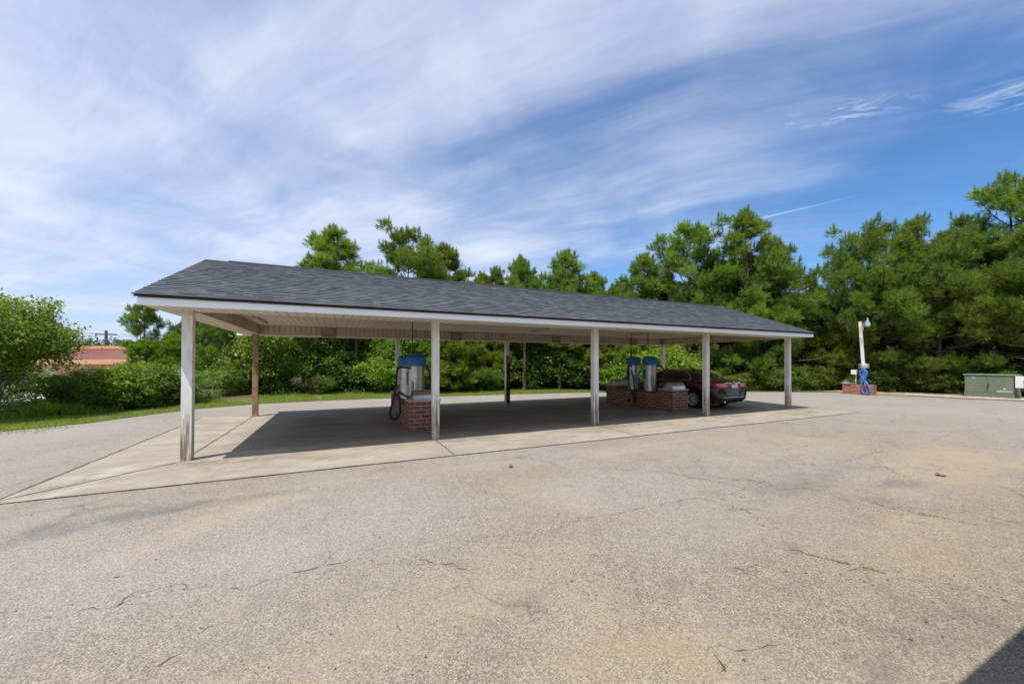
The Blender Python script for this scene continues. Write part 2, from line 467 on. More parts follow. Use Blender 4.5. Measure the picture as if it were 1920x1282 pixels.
plain('grey_wood', (0.10, 0.085, 0.075), 0.8)
plain('pale_pavement', (0.48, 0.46, 0.44), 0.85, var=0.12, scale=1.2)
plain('lamp_lens', (0.34, 0.55, 0.40), 0.15, 0.0, var=0.1, scale=10.0, spec=0.6)
plain('lamp_metal', (0.45, 0.45, 0.46), 0.4, 0.7)
plain('galvanised', (0.50, 0.51, 0.53), 0.4, 0.8)
make_leaf('pine_needles', (0.036, 0.082, 0.017), (0.255, 0.340, 0.050), 0.45, 0.5)
make_leaf('pine_needles_dark', (0.034, 0.074, 0.018), (0.190, 0.265, 0.048), 0.44, 0.5)
make_leaf('pine_needles_young', (0.080, 0.145, 0.015), (0.245, 0.315, 0.036), 0.42, 0.5)
make_leaf('broad_leaves', (0.062, 0.124, 0.018), (0.225, 0.310, 0.048), 0.44, 0.42)
make_leaf('bright_leaves', (0.110, 0.185, 0.018), (0.220, 0.300, 0.035), 0.38, 0.42)
make_leaf('shrub_leaves', (0.050, 0.104, 0.016), (0.175, 0.250, 0.040), 0.42, 0.42)
make_leaf('grass_blades', (0.120, 0.190, 0.014), (0.260, 0.330, 0.030), 0.40, 0.55)
make_leaf('far_leaves', (0.05, 0.085, 0.035), (0.09, 0.125, 0.05), 0.25, 0.6)
make_bark('pine_bark', (0.075, 0.052, 0.038), (0.19, 0.145, 0.115))
make_bark('grey_bark', (0.09, 0.078, 0.062), (0.21, 0.185, 0.155))
make_soil('forest_litter', (0.085, 0.060, 0.036), (0.13, 0.095, 0.058), (0.05, 0.055, 0.022), 1.2)
make_soil('verge_soil', (0.10, 0.105, 0.030), (0.085, 0.13, 0.028), (0.16, 0.13, 0.06), 1.5)
make_soil('dirt', (0.34, 0.24, 0.165), (0.26, 0.19, 0.13), (0.20, 0.15, 0.10), 1.6)
make_soil('field', (0.20, 0.24, 0.07), (0.16, 0.20, 0.06), (0.24, 0.22, 0.10), 0.3)


# ------------------------------------------------------------------ geometry helpers
class G:
    def __init__(s):
        s.v = []
        s.f = []
        s.mi = []

    def add(s, vs, fs, mi=0):
        b = len(s.v)
        s.v += [tuple(p) for p in vs]
        for f in fs:
            s.f.append([i + b for i in f])
            s.mi.append(mi)

    def box(s, x0, x1, y0, y1, z0, z1, mi=0):
        s.add([(x0, y0, z0), (x1, y0, z0), (x1, y1, z0), (x0, y1, z0), (x0, y0, z1), (x1, y0, z1), (x1, y1, z1), (x0, y1, z1)],
              [(3, 2, 1, 0), (4, 5, 6, 7), (0, 1, 5, 4), (1, 2, 6, 5), (2, 3, 7, 6), (3, 0, 4, 7)], mi)
        return s

    def tube(s, pts, rad, sides=8, mi=0, cap=True):
        pts = [Vector(p) for p in pts]
        n = len(pts)
        if not hasattr(rad, '__len__'):
            rad = [rad] * n
        up = None
        rings = []
        for i, p in enumerate(pts):
            d = (pts[min(i + 1, n - 1)] - pts[max(i - 1, 0)]).normalized()
            if up is None:
                up = d.orthogonal().normalized()
            else:
                up = up - d * up.dot(d)
                up = up.normalized() if up.length > 1e-6 else d.orthogonal().normalized()
            bi = d.cross(up)
            rings.append([p + (up * math.cos(2 * math.pi * k / sides) + bi * math.sin(2 * math.pi * k / sides)) * rad[i] for k in range(sides)])
        vs = [q for r in rings for q in r]
        fs = []
        for i in range(n - 1):
            for k in range(sides):
                a, b = i * sides + k, i * sides + (k + 1) % sides
                fs.append((a, b, b + sides, a + sides))
        if cap:
            fs.append(tuple(range(sides - 1, -1, -1)))
            fs.append(tuple((n - 1) * sides + k for k in range(sides)))
        s.add(vs, fs, mi)
        return s

    def lathe(s, prof, c, seg=24, mi=0, axis='Z'):
        vs, fs = [], []
        n = len(prof)
        for k in range(seg):
            a = 2 * math.pi * k / seg
            for r, z in prof:
                p = (r * math.cos(a), r * math.sin(a), z)
                if axis == 'X':
                    p = (z, r * math.cos(a), r * math.sin(a))
                if axis == 'Y':
                    p = (r * math.sin(a), z, r * math.cos(a))
                vs.append((p[0] + c[0], p[1] + c[1], p[2] + c[2]))
        for k in range(seg):
            for i in range(n - 1):
                a, b = k * n + i, ((k + 1) % seg) * n + i
                fs.append((a, b, b + 1, a + 1))
        s.add(vs, fs, mi)
        return s

    def sheet(s, poly, z, mi=0):
        s.add([(x, y, z) for x, y in poly], [tuple(range(len(poly)))], mi)
        return s

    def prism(s, poly, z0, z1, mi=0):
        n = len(poly)
        s.add([(x, y, z0) for x, y in poly] + [(x, y, z1) for x, y in poly],
              [tuple(range(n - 1, -1, -1)), tuple(range(n, 2 * n))] + [(i, (i + 1) % n, (i + 1) % n + n, i + n) for i in range(n)], mi)
        return s


ORG = {}


def link(o, parent):
    COL.objects.link(o)
    if parent is not None:
        o.parent = parent


def put(name, g, mat, parent=None, smooth=False, bevel=0.0, org=None, angle=40):
    """link geometry g (world coordinates) as one object; a child keeps its thing's origin"""
    if org is None:
        org = ORG.get(parent, Vector((0, 0, 0))) if parent else Vector((0, 0, 0))
    org = Vector(org)
    me = bpy.data.meshes.new(name)
    me.from_pydata([(x - org.x, y - org.y, z - org.z) for x, y, z in g.v], [], g.f)
    for m in (mat if isinstance(mat, (list, tuple)) else [mat]):
        me.materials.append(MATS[m])
    if any(g.mi):
        me.polygons.foreach_set('material_index', g.mi)
    bm = bmesh.new()
    bm.from_mesh(me)
    bmesh.ops.recalc_face_normals(bm, faces=bm.faces)
    bm.to_mesh(me)
    bm.free()
    if smooth:
        me.polygons.foreach_set('use_smooth', [True] * len(me.polygons))
        me.set_sharp_from_angle(angle=R(angle))
    me.update()
    o = bpy.data.objects.new(name, me)
    if parent is None:
        o.location = org
    ORG[o] = org
    link(o, parent)
    if bevel:
        b = o.modifiers.new('bevel', 'BEVEL')
        b.width = bevel
        b.segments = 2
        b.limit_method = 'ANGLE'
        b.angle_limit = R(40)
    return o


def tag(o, label=None, cat=None, group=None, kind=None):
    if label:
        o['label'] = label
    if cat:
        o['category'] = cat
    if group:
        o['group'] = group
    if kind:
        o['kind'] = kind
    return o


def thing(name, loc, label, cat, group=None, rz=0.0):
    o = bpy.data.objects.new(name, None)
    o.empty_display_size = 0.3
    o.location = loc
    o.rotation_euler = (0, 0, rz)
    COL.objects.link(o)
    ORG[o] = Vector(loc)
    return tag(o, label, cat, group)


def copy_tree(src, loc, label, rz=0.0, scale=1.0, group=None, swap=None):
    def cp(o, parent):
        c = o.copy()
        COL.objects.link(c)
        c.parent = parent
        for ch in o.children:
            cp(ch, c)
        return c
    r = cp(src, None)
    r.location = loc
    r.rotation_euler = (0, 0, rz)
    r.scale = (scale,) * 3 if not hasattr(scale, '__len__') else scale
    r['label'] = label
    if group:
        r['group'] = group
    ORG[r] = Vector(loc)
    return r


def set_color(me, name, cols):
    a = me.color_attributes.new(name, 'FLOAT_COLOR', 'POINT')
    c = np.ones((len(me.vertices), 4), np.float32)
    c[:, :cols.shape[1]] = cols
    a.data.foreach_set('color', c.ravel())


def tri_mesh(name, V, F, mat, tint=None):
    """fast mesh of triangles or quads from arrays"""
    me = bpy.data.meshes.new(name)
    k = F.shape[1]
    me.vertices.add(len(V))
    me.vertices.foreach_set('co', V.astype(np.float32).ravel())
    me.loops.add(F.size)
    me.loops.foreach_set('vertex_index', F.astype(np.int32).ravel())
    me.polygons.add(len(F))
    me.polygons.foreach_set('loop_start', np.arange(0, F.size, k, dtype=np.int32))
    me.materials.append(MATS[mat])
    me.update(calc_edges=True)
    if tint is not None:
        set_color(me, 'tint', np.repeat(tint[:, None], 3, 1))
    return me


# ------------------------------------------------------------------ ground
def interp_poly(poly, x):
    pass


def blob(x, y, cx, cy, rx, ry, ang=0.0):
    ca, sa = math.cos(ang), math.sin(ang)
    dx, dy = x - cx, y - cy
    u, v = (dx * ca + dy * sa) / rx, (-dx * sa + dy * ca) / ry
    d = math.sqrt(u * u + v * v) + 0.45 * noise.noise(Vector((x * 1.3, y * 1.3, 3.1))) + 0.25 * noise.noise(Vector((x * 3.7, y * 3.7, 7.7)))
    return max(0.0, min(1.0, (1.15 - d) / 0.55))


def grid_sheet(name, x0, x1, y0, y1, step, z, mat, fn, keep=None):
    nx, ny = int(round((x1 - x0) / step)), int(round((y1 - y0) / step))
    xs, ys = np.linspace(x0, x1, nx + 1), np.linspace(y0, y1, ny + 1)
    X, Y = np.meshgrid(xs, ys)
    V = np.stack([X.ravel(), Y.ravel(), np.full(X.size, z)], 1)
    i = np.arange(nx * ny)
    a = (i // nx) * (nx + 1) + i % nx
    F = np.stack([a, a + 1, a + nx + 2, a + nx + 1], 1)
    me = tri_mesh(name, V, F, mat)
    cols = np.array([fn(float(x), float(y)) for x, y in zip(X.ravel(), Y.ravel())], np.float32)
    set_color(me, 'stain', cols)
    o = bpy.data.objects.new(name, me)
    COL.objects.link(o)
    return o


def asphalt_stain(x, y):
    t = d = p = 0.0
    if -12 < x < 24 and -3 < y < 8.5:
        # sandy line along the edge of the slab
        yy = 5.72 + 0.12 * noise.noise(Vector((x * 0.6, 1.0, 0)))
        ln = math.exp(-((y - yy) / (0.10 + 0.05 * noise.noise(Vector((x, 5, 2))))) ** 2)
        amt = 0.75 * max(0.0, min(1.0, (x + 1.6) / 1.5)) * max(0.0, min(1.0, (9.5 - x) / 3)) * (0.65 + 0.5 * noise.noise(Vector((x * 0.9, 3.3, 1))))
        t = max(t, ln * amt)
        for b in ((-0.95, 5.05, 0.75, 0.30, 0.55, .75), (-1.55, 4.35, 0.75, 0.22, 0.8, .6), (4.7, 5.45, 1.2, .18, 0.0, .65), (7.6, 5.35, 1.4, .3, 0.05, .45),
                  (8.4, 4.4, 1.9, .75, -0.1, .42), (9.0, 2.6, 2.2, .85, 0.2, .62), (10.6, 1.9, 1.6, .6, 0.0, .6), (1.0, 2.6, 1.1, .32, 0.3, .30),
                  (1.75, 1.55, .55, .35, 0.1, .40), (-0.1, 2.3, .6, .25, 0.3, .32), (1.3, 1.9, .7, .3, .6, .35), (4.8, 1.6, 1.2, .5, 0.1, .3), (2.4, 4.3, 0.5, 1.1, .3, .25)):
            t = max(t, b[5] * blob(x, y, *b[:5]))
        for b in ((-2.2, 5.35, .95, .22, .25, .85), (-2.9, 5.0, .8, .2, .2, .6), (7.0, 2.45, .5, .14, -.2, .85), (5.85, 2.2, .5, .10, -.9, .8), (5.9, 3.1, 1.3, .30, .1, .45),
                  (3.6, .9, .6, .3, 0, .3), (-0.6, 5.6, .7, .08, 0.05, .5), (6.7, 3.8, .8, .15, .2, .4), (-0.55, 5.0, .30, .09, .1, .55), (7.8, 2.45, .28, .06, 0, .6)):
            d = max(d, b[5] * blob(x, y, *b[:5]))
        for b in ((3.4, 4.0, 1.6, .9, 0, .55), (.9, 4.2, 1.2, .6, .1, .45), (3.1, 2.6, 1.3, .5, 0, .35), (-2.5, 4.4, 1.3, .35, .2, .4), (6.2, 3.4, 1.2, .4, 0.1, .45)):
            p = max(p, b[5] * blob(x, y, *b[:5]))
        p = max(p, 0.55 * max(0.0, 1 - abs(y - 6.2) / 0.42) * (0.7 + 0.5 * noise.noise(Vector((x, 1, 8)))))
    else:
        n = noise.noise(Vector((x * 0.25, y * 0.25, 0.3)))
        p = max(0.0, 0.35 + n)
        t = max(0.0, 0.5 * noise.noise(Vector((x * 0.3, y * 0.3, 5.5))))
    if y > 8.5 or x > 16:
        t *= 0.5
    far_ = max(min(1.0, max(0.0, (x - 7.0) / 10.0)), min(1.0, max(0.0, (y - 6.8) / 2.0)), min(1.0, max(0.0, (-2.6 - x) / 1.5)))
    nn_ = noise.noise(Vector((x * .35, y * .35, 2))) + .5 * noise.noise(Vector((x * 1.1, y * 1.1, 6)))
    p = max(p, far_ * (0.72 + 0.35 * nn_))
    mid = min(1.0, max(0.0, (y - 1.6) / 2.2))
    p = min(1.0, max(p, mid * (0.42 + 0.7 * nn_)))
    return (t, d, p)


def slab_stain(x, y):
    o = m = p = 0.0
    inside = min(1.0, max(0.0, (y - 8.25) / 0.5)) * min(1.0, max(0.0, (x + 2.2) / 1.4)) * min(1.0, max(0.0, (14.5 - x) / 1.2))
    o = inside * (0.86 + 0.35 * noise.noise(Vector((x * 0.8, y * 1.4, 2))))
    o = max(o, 0.35 * blob(x, y, 5.9, 7.6, 1.0, .3, 0.1))
    for px in (-2.32, 1.9, 6.12, 10.33, 14.5):
        m = max(m, 0.75 * blob(x, y, px + 0.55, 7.72, 0.85, 0.20, -0.12))
    m = max(m, 0.9 * blob(x, y, -0.35, 7.15, .26, .07, 0.1), 0.35 * blob(x, y, -3.2, 7.2, .5, .3, 0), 0.35 * blob(x, y, 4.2, 7.0, .8, .12, 0), 0.35 * blob(x, y, 13.5, 7.2, 1.4, .25, 0))
    # a pale tyre arc at the left end
    r = math.hypot(x + 4.9, y - 7.35)
    p = 0.3 * max(0.0, 1 - abs(r - 1.85) / 0.16) * (1.0 if y < 8.0 and x > -3.4 else 0.0)
    return (max(0, o), m, p)


far = put('ground', G().sheet([(-700, -700), (700, -700), (700, 700), (-700, 700)], -0.06), 'field')
tag(far, kind='structure')
asp = grid_sheet('asphalt_lot', -24.0, 36.0, -14.0, 20.0, 0.16, 0.0, 'asphalt', asphalt_stain)
tag(asp, kind='structure')
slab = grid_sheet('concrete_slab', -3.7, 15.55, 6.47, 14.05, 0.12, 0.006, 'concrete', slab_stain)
tag(slab, kind='structure')

ROAD_EDGE = [(-24, 10.2), (-16, 11.2), (-12, 12.0), (-9.5, 12.6), (-7.4, 13.2), (-6.2, 14.1), (-5.4, 15.6), (-4.5, 16.8), (-3.0, 17.75), (-0.7, 18.15), (2.8, 18.15),
             (6.4, 17.8), (9.5, 17.5), (12.5, 17.0), (15.5, 16.0), (18, 14.9), (20.6, 13.7), (23.3, 12.4), (25.1, 11.2)]


def offset_poly(poly, d):
    out = []
    for i, p in enumerate(poly):
        a, b = Vector(poly[max(i - 1, 0)]), Vector(poly[min(i + 1, len(poly) - 1)])
        t = (b - a).normalized()
        out.append((p[0] - t.y * d, p[1] + t.x * d))
    return out


INNER = offset_poly(ROAD_EDGE, 3.6)
fl = [(-24, 10.2)] + ROAD_EDGE[1:] + [(25.6, 9.6), (25.6, 7.0), (26.6, 5.2), (28.5, 1.0), (31, -14), (90, -14), (90, 90), (-24, 90)]
ff = put('forest_floor', G().sheet([(x, y) for x, y in fl], 0.012), 'forest_litter')
tag(ff, kind='structure')
vg = put('grass_verge', G().sheet(ROAD_EDGE + INNER[::-1], 0.018), 'verge_soil')
tag(vg, kind='structure')
dirt = put('dirt_strip', G().sheet([(24.6, 11.7), (25.15, 10.9), (24.95, 9.3), (25.5, 8.2), (25.7, 6.9), (26.5, 5.4), (28.3, 1.2), (30.4, -6), (32.4, -6), (30.2, 2), (29.2, 6), (28.8, 9.5), (27.4, 12.4), (25.4, 12.6)], 0.024), 'dirt')
tag(dirt, kind='structure')
pk = put('parking_lot', G().sheet([(-90, 22.5), (-13.5, 19.5), (-11.5, 21.5), (-14, 50), (-90, 75)], 0.022), 'pale_pavement')
tag(pk, kind='structure')
kg = G()
kp = [(25.9, 9.0), (26.0, 7.6), (26.15, 6.9), (26.9, 5.3), (28.6, 1.2)]
for a, b in zip(kp, offset_poly(kp, -0.0)):
    pass
kq = offset_poly(kp, 0.16)
kg.prism(kp + kq[::-1], -0.02, 0.075)
kb = tag(put('kerb', kg, 'cap_concrete', bevel=0.02), kind='structure')

# joints of the slab and cracks of the pavement: thin ragged strips a few millimetres up


def strip(g, pts, w0, w1, z, jit=0.02, step=0.05, mi=0):
    P = []
    for a, b in zip(pts[:-1], pts[1:]):
        a, b = Vector(a), Vector(b)
        n = max(1, int((b - a).length / step))
        for k in range(n):
            P.append(a.lerp(b, k / n))
    P.append(Vector(pts[-1]))
    L, Rr = [], []
    s0 = random.random() * 50
    for i, p in enumerate(P):
        t = (P[min(i + 1, len(P) - 1)] - P[max(i - 1, 0)]).normalized()
        nrm = Vector((-t.y, t.x))
        q = p + nrm * jit * (noise.noise(Vector((s0, i * 0.33, 0))) + 0.5 * noise.noise(Vector((s0, i * 0.9, 4))))
        e = min(i, len(P) - 1 - i) / max(1, len(P) * 0.12)
        wd = (w0 + (w1 - w0) * max(0.0, abs(noise.noise(Vector((s0 + 9, i * 0.31, 2)))) * 2.6 - (0.22 if w1 < .016 else 0.0)) * 1.1) * min(1.0, 0.25 + e)
        L.append((q.x + nrm.x * wd / 2, q.y + nrm.y * wd / 2, z))
        Rr.append((q.x - nrm.x * wd / 2, q.y - nrm.y * wd / 2, z))
    n = len(L)
    g.add(L + Rr, [(i, i + 1, n + i + 1, n + i) for i in range(n - 1)], mi)


jg = G()
for pts in ([(-2.37, 8.0), (-2.37, 14.05)], [(-2.37, 7.95), (-3.66, 6.62)], [(-3.7, 6.47), (-3.7, 14.05)], [(-3.7, 6.47), (15.55, 6.47)], [(-3.7, 14.05), (15.55, 14.05)], [(15.55, 6.47), (15.55, 14.05)],
            [(1.87, 6.47), (1.87, 9.15)], [(6.1, 6.47), (6.1, 14.0)], [(10.3, 6.47), (10.3, 9.15)], [(14.5, 6.47), (14.5, 14.0)], [(1.9, 12.65), (1.9, 14.05)]):
    strip(jg, pts, 0.018, 0.034, 0.011, 0.010)
tag(put('slab_joints', jg, 'joint_dark'), kind='structure')

CRACKS = [[(-1.76, 3.48), (-1.41, 3.44), (-1.25, 3.59), (-1.12, 3.57), (-0.65, 3.34), (-0.35, 3.37), (-0.14, 3.42), (0.14, 3.42), (0.26, 3.31), (0.42, 3.2), (0.62, 3.16), (0.81, 3.0), (1.13, 2.77)],
          [(1.04, 3.31), (1.22, 3.32), (1.52, 3.3), (1.9, 3.19), (2.31, 3.32), (2.78, 3.26), (3.75, 3.25), (4.28, 3.19)],
          [(4.28, 3.19), (4.1, 2.86), (4.13, 2.72), (3.94, 2.46)], [(4.1, 2.86), (3.85, 2.77)], [(6.76, 3.99), (6.72, 3.64), (7.2, 3.35)],
          [(6.72, 3.64), (5.35, 3.3), (4.52, 3.15), (4.28, 3.19)], [(5.7, 2.3), (5.66, 2.05), (5.75, 1.85), (5.87, 1.69), (5.89, 1.49)],
          [(6.26, 1.86), (6.3, 1.6), (6.37, 1.31), (6.34, 1.09)], [(3.5, 2.14), (3.61, 2.0), (3.73, 1.8), (3.79, 1.59), (3.89, 1.46)],
          [(4.05, 1.47), (3.93, 1.4), (3.96, 1.31), (4.02, 1.13)], [(11.0, 3.46), (10.64, 2.85), (10.98, 2.26)], [(11.0, 3.46), (13.27, 3.72), (15.55, 3.49)],
          [(11.0, 3.46), (8.83, 3.46), (7.2, 3.35)], [(-1.0, 2.62), (-0.89, 2.7), (-0.81, 2.77)], [(1.97, 1.52), (1.92, 1.43), (1.87, 1.35)],
          [(9.01, 4.37), (7.79, 4.3), (6.72, 4.43)], [(-5.2, 9.0), (-4.4, 10.8), (-4.6, 13.0)], [(15.6, 3.5), (19.5, 4.6), (22.0, 4.1)], [(13.3, 3.7), (15.0, 5.2), (18.6, 6.4), (23.0, 7.2)], [(8.8, 3.46), (8.0, 3.1), (7.2, 2.4)]]
cg = G()
for i, c in enumerate(CRACKS):
    moss = i in (6, 7, 8)
    strip(cg, c, 0.0006, 0.009 if not moss else 0.014, 0.004, 0.05, 0.03, 1 if moss else 0)
    for k in range(3):   # side branches
        j = random.randrange(len(c) - 1)
        a = Vector(c[j]).lerp(Vector(c[j + 1]), random.random())
        b = a + Vector((random.uniform(-.5, .5), random.uniform(-.3, .3)))
        strip(cg, [a, (a + b) / 2 + Vector((random.uniform(-.08, .08), random.uniform(-.08, .08))), b], 0.001, 0.004, 0.0045, 0.03, 0.03)
for (px_, py_) in [(3.21, 1.8), (3.33, 1.72), (3.43, 1.67), (3.5, 1.61), (3.55, 1.6), (3.6, 1.5), (3.6, 1.47), (3.9, 2.4), (3.75, 1.2), (3.72, 1.15), (3.6, 1.02), (3.3, .98), (3.1, 1.05), (3.4, 1.08), (6.3, 1.5), (3.6, 1.42), (1.6, 2.4), (4.2, .95), (3.5, 1.36), (.35, 3.75), (1.7, 4.5), (-1.55, 3.9), (-.1, 3.3), (.3, 3.85)] + [(random.uniform(-2, 7), random.uniform(1.2, 6.0)) for _ in range(12)]:
    r_ = random.uniform(.004, .013)
    m_ = 9
    ring = [(px_ + math.cos(2 * math.pi * k / m_) * r_ * random.uniform(.5, 1.3) * 1.4, py_ + math.sin(2 * math.pi * k / m_) * r_ * random.uniform(.5, 1.3), .0052) for k in range(m_)]
    cg.add(ring, [tuple(range(m_))], 2)
for (px_, py_), n_, sp_ in [((4.28, 3.19), 34, .16), ((6.72, 3.64), 40, .30), ((5.75, 2.05), 40, .22), ((7.0, 2.45), 44, .24), ((4.1, 2.8), 26, .14), ((11.0, 3.46), 24, .3), ((.55, 3.2), 18, .12), ((-1.2, 3.55), 14, .2)]:
    for k in range(n_):
        x_, y_ = px_ + random.gauss(0, sp_), py_ + random.gauss(0, sp_ * .45)
        r_ = random.uniform(.002, .007)
        ring = [(x_ + math.cos(2 * math.pi * q / 6) * r_ * random.uniform(.4, 1.5) * 1.5, y_ + math.sin(2 * math.pi * q / 6) * r_ * random.uniform(.4, 1.5), .0056) for q in range(6)]
        cg.add(ring, [tuple(range(6))], 2)
tag(put('pavement_cracks', cg, ['crack_dark', 'crack_moss', 'oil_spot']), kind='structure')
# grit lying on the pavement
gv, gf = [], []
for k in range(1500):
    d = 1.7 + 7 * random.random() ** 1.4
    a = random.uniform(-1.0, 1.35)
    x, y = d * math.sin(a), d * math.cos(a)
    if y < 0.4 or (y > 6.3 and x > -3.8):
        continue
    r = random.uniform(0.002, 0.006) * (1.7 if random.random() < 0.06 else 1)
    b = len(gv)
    for q in ((1, 0, 0), (-.6, .8, .1), (-.6, -.8, 0), (0, 0, 1.1)):
        gv.append((x + q[0] * r * random.uniform(.7, 1.4), y + q[1] * r * random.uniform(.7, 1.4), 0.001 + max(0, q[2]) * r))
    gf += [(b, b + 1, b + 3), (b + 1, b + 2, b + 3), (b + 2, b, b + 3)]
gg = G(); gg.v = gv; gg.f = gf; gg.mi = [0] * len(gf)
tag(put('grit', gg, 'crack_dark'), 'dark grit scattered over the worn pavement', 'grit', kind='stuff')

# ------------------------------------------------------------------ canopy
XL, XR, YF, YB = -2.72, 14.75, 7.38, 14.15
ZS, ZE, ZR = 2.52, 2.645, 4.0
YM = (YF + YB) / 2
can = thing('vacuum_canopy', (6.0, 10.8, 0), 'long open canopy with dark shingled roof on white posts over the concrete slab', 'canopy')


def shingles():
    g = G()
    tints = []
    for side in (1, -1):
        ye = YF - 0.045 if side == 1 else YB + 0.045
        run = (YM - ye) * side
        L = math.hypot(run, ZR - ZE)
        dy, dz = (YM - ye) / L, (ZR - ZE) / L
        ny, nz = -dz * side, run / L
        n = 27
        for i in range(n):
            d0, d1 = L * i / n, L * (i + 1) / n
            x = XL - 0.05
            while x < XR + 0.05 - 1e-6:
                wdt = random.choice((0.14, 0.18, 0.24, 0.30, 0.2))
                x2 = min(x + wdt, XR + 0.05)
                th = 0.017 if random.random() < 0.5 else 0.013
                ti = random.choice((0.28, 0.42, 0.55, 0.66, 0.8, 1.0)) * random.uniform(0.85, 1.1)
                a = (x, ye + dy * d0 + ny * th, ZE + 0.012 + dz * d0 + nz * th)
                b = (x2, a[1], a[2])
                c = (x2, ye + dy * d1 + ny * 0.003, ZE + 0.012 + dz * d1 + nz * 0.003)
                d = (x, c[1], c[2])
                e = (x, ye + dy * d0 - ny * 0.004, ZE + 0.012 + dz * d0 - nz * 0.004)
                f = (x2, e[1], e[2])
                g.add([a, b, c, d, e, f, a, b], [(0, 1, 2, 3), (4, 5, 7, 6)])
                tints += [ti] * 4 + [0.42] * 4  # butt edges toned darker: the shadow band of each course put into the colour
                x = x2
    o = put('roof', g, 'asphalt_shingle', can)
    set_color(o.data, 'tint', np.repeat(np.array(tints, np.float32)[:, None], 3, 1))
    # roof deck under the shingles
    dk = G()
    for side in (1, -1):
        ye = YF - 0.03 if side == 1 else YB + 0.03
        dk.add([(XL - .03, ye, ZE), (XR + .03, ye, ZE), (XR + .03, YM, ZR - 0.005), (XL - .03, YM, ZR - 0.005),
                (XL - .03, ye, ZE - .02), (XR + .03, ye, ZE - .02), (XR + .03, YM, ZR - .03), (XL - .03, YM, ZR - .03)],
               [(0, 1, 2, 3), (7, 6, 5, 4), (0, 4, 5, 1), (0, 3, 7, 4), (1, 5, 6, 2)])
    put('roof_deck', dk, 'dark_wood', can)


shingles()
rc = G()
rc.add([(XL + .38, YM - .13, ZR - .02), (XR - .42, YM - .13, ZR - .02), (XR - .42, YM, ZR + .035), (XL + .38, YM, ZR + .035), (XL + .38, YM + .13, ZR - .02), (XR - .42, YM + .13, ZR - .02)],
       [(0, 1, 2, 3), (3, 2, 5, 4), (0, 3, 4), (1, 5, 2)])
put('ridge_vent', rc, 'vent_black', can)
for nm, b in (('fascia', (XL, XR, YF, YF + .022, ZS - .012, ZE - .022)), ('fascia', (XL - .16, XR, YB - .022, YB, ZS - .03, ZE - .022))):
    fg = G()
    nseg = 40
    pr = []
    for i in range(nseg + 1):
        fx = b[0] + (b[1] - b[0]) * i / nseg
        dz = .010 * noise.noise(Vector((fx * .45, b[2], 0))) + .004 * noise.noise(Vector((fx * 2.1, b[2], 3)))
        dy = -.008 * abs(noise.noise(Vector((fx * .8, b[2], 9))))
        pr.append([(fx, b[2] + dy, b[4] + dz), (fx, b[3], b[4] + dz), (fx, b[3], b[5]), (fx, b[2] + dy * .4, b[5])])
    for i in range(nseg):
        fg.add(pr[i] + pr[i + 1], [(0, 4, 5, 1), (1, 5, 6, 2), (2, 6, 7, 3), (3, 7, 4, 0)] + ([(0, 1, 2, 3)] if i == 0 else []) + ([(7, 6, 5, 4)] if i == nseg - 1 else []))
    put(nm, fg, 'white_trim', can)
for x0, x1 in ((XL, XL + .022), (XR - .022, XR)):
    rg = G()
    rg.add([(x0, YF + .024, ZS), (x0, YB - .024, ZS), (x0, YB - .024, ZE - .02), (x0, YM, ZR - .04), (x0, YF + .024, ZE - .02),
            (x1, YF + .024, ZS), (x1, YB - .024, ZS), (x1, YB - .024, ZE - .02), (x1, YM, ZR - .04), (x1, YF + .024, ZE - .02)],
           [(0, 1, 2, 3, 4), (9, 8, 7, 6, 5), (0, 5, 6, 1), (1, 6, 7, 2), (2, 7, 8, 3), (3, 8, 9, 4), (4, 9, 5, 0)])
    put('gable', rg, 'cream_siding', can)
# boxed perimeter: soffit at post height, clad inner faces, higher ceiling
IY0, IY1, IX0, IX1 = 8.17, 13.66, -2.22, 14.36
ZC = 2.79
sf = G()
sf.box(XL + .024, XR - .024, YF + .024, IY0, ZS - .004, ZS)
sf.box(XL + .024, XR - .024, IY1, YB - .024, ZS - .004, ZS)
sf.box(XL + .024, IX0, IY0 + .001, IY1 - .001, ZS - .004, ZS)
sf.box(IX1, XR - .024, IY0 + .001, IY1 - .001, ZS - .004, ZS)
put('soffit', sf, 'vinyl_soffit', can, org=(0, 0, 0)).location = -ORG[can]
cl = put('ceiling', G().box(IX0 + .02, IX1 - .02, IY0 + .02, IY1 - .02, ZC, ZC + .02), 'vinyl_soffit', can, org=(0, 0, 0))
cl.location = -ORG[can]
bmz = G()
bmz.box(IX0, IX1, IY1 - .018, IY1, ZS + .001, ZC + .02)
bmz.box(IX0, IX1, IY0, IY0 + .018, ZS + .001, ZC + .02)
bmz.box(IX0, IX0 + .018, IY0 + .02, IY1 - .02, ZS + .001, ZC + .02)
bmz.box(IX1 - .018, IX1, IY0 + .02, IY1 - .02, ZS + .001, ZC + .02)
put('beam_cladding', bmz, 'vinyl_beam_cladding', can, org=(0, 0, 0)).location = -ORG[can]
lp = G()
lp.box(IX0 - .015, IX1 + .015, IY1 - .03, IY1 - .02, ZS - .028, ZS + .022)
lp.box(IX0 - .015, IX0 + .03, IY0, IY1 - .03, ZS - .016, ZS + .012)
lp.box(IX1 - .03, IX1 + .015, IY0, IY1 - .03, ZS - .016, ZS + .012)
put('beam_trim', lp, 'fixture_cream', can)

PX = [-2.32 + 4.205 * i for i in range(5)]
PW = 0.072


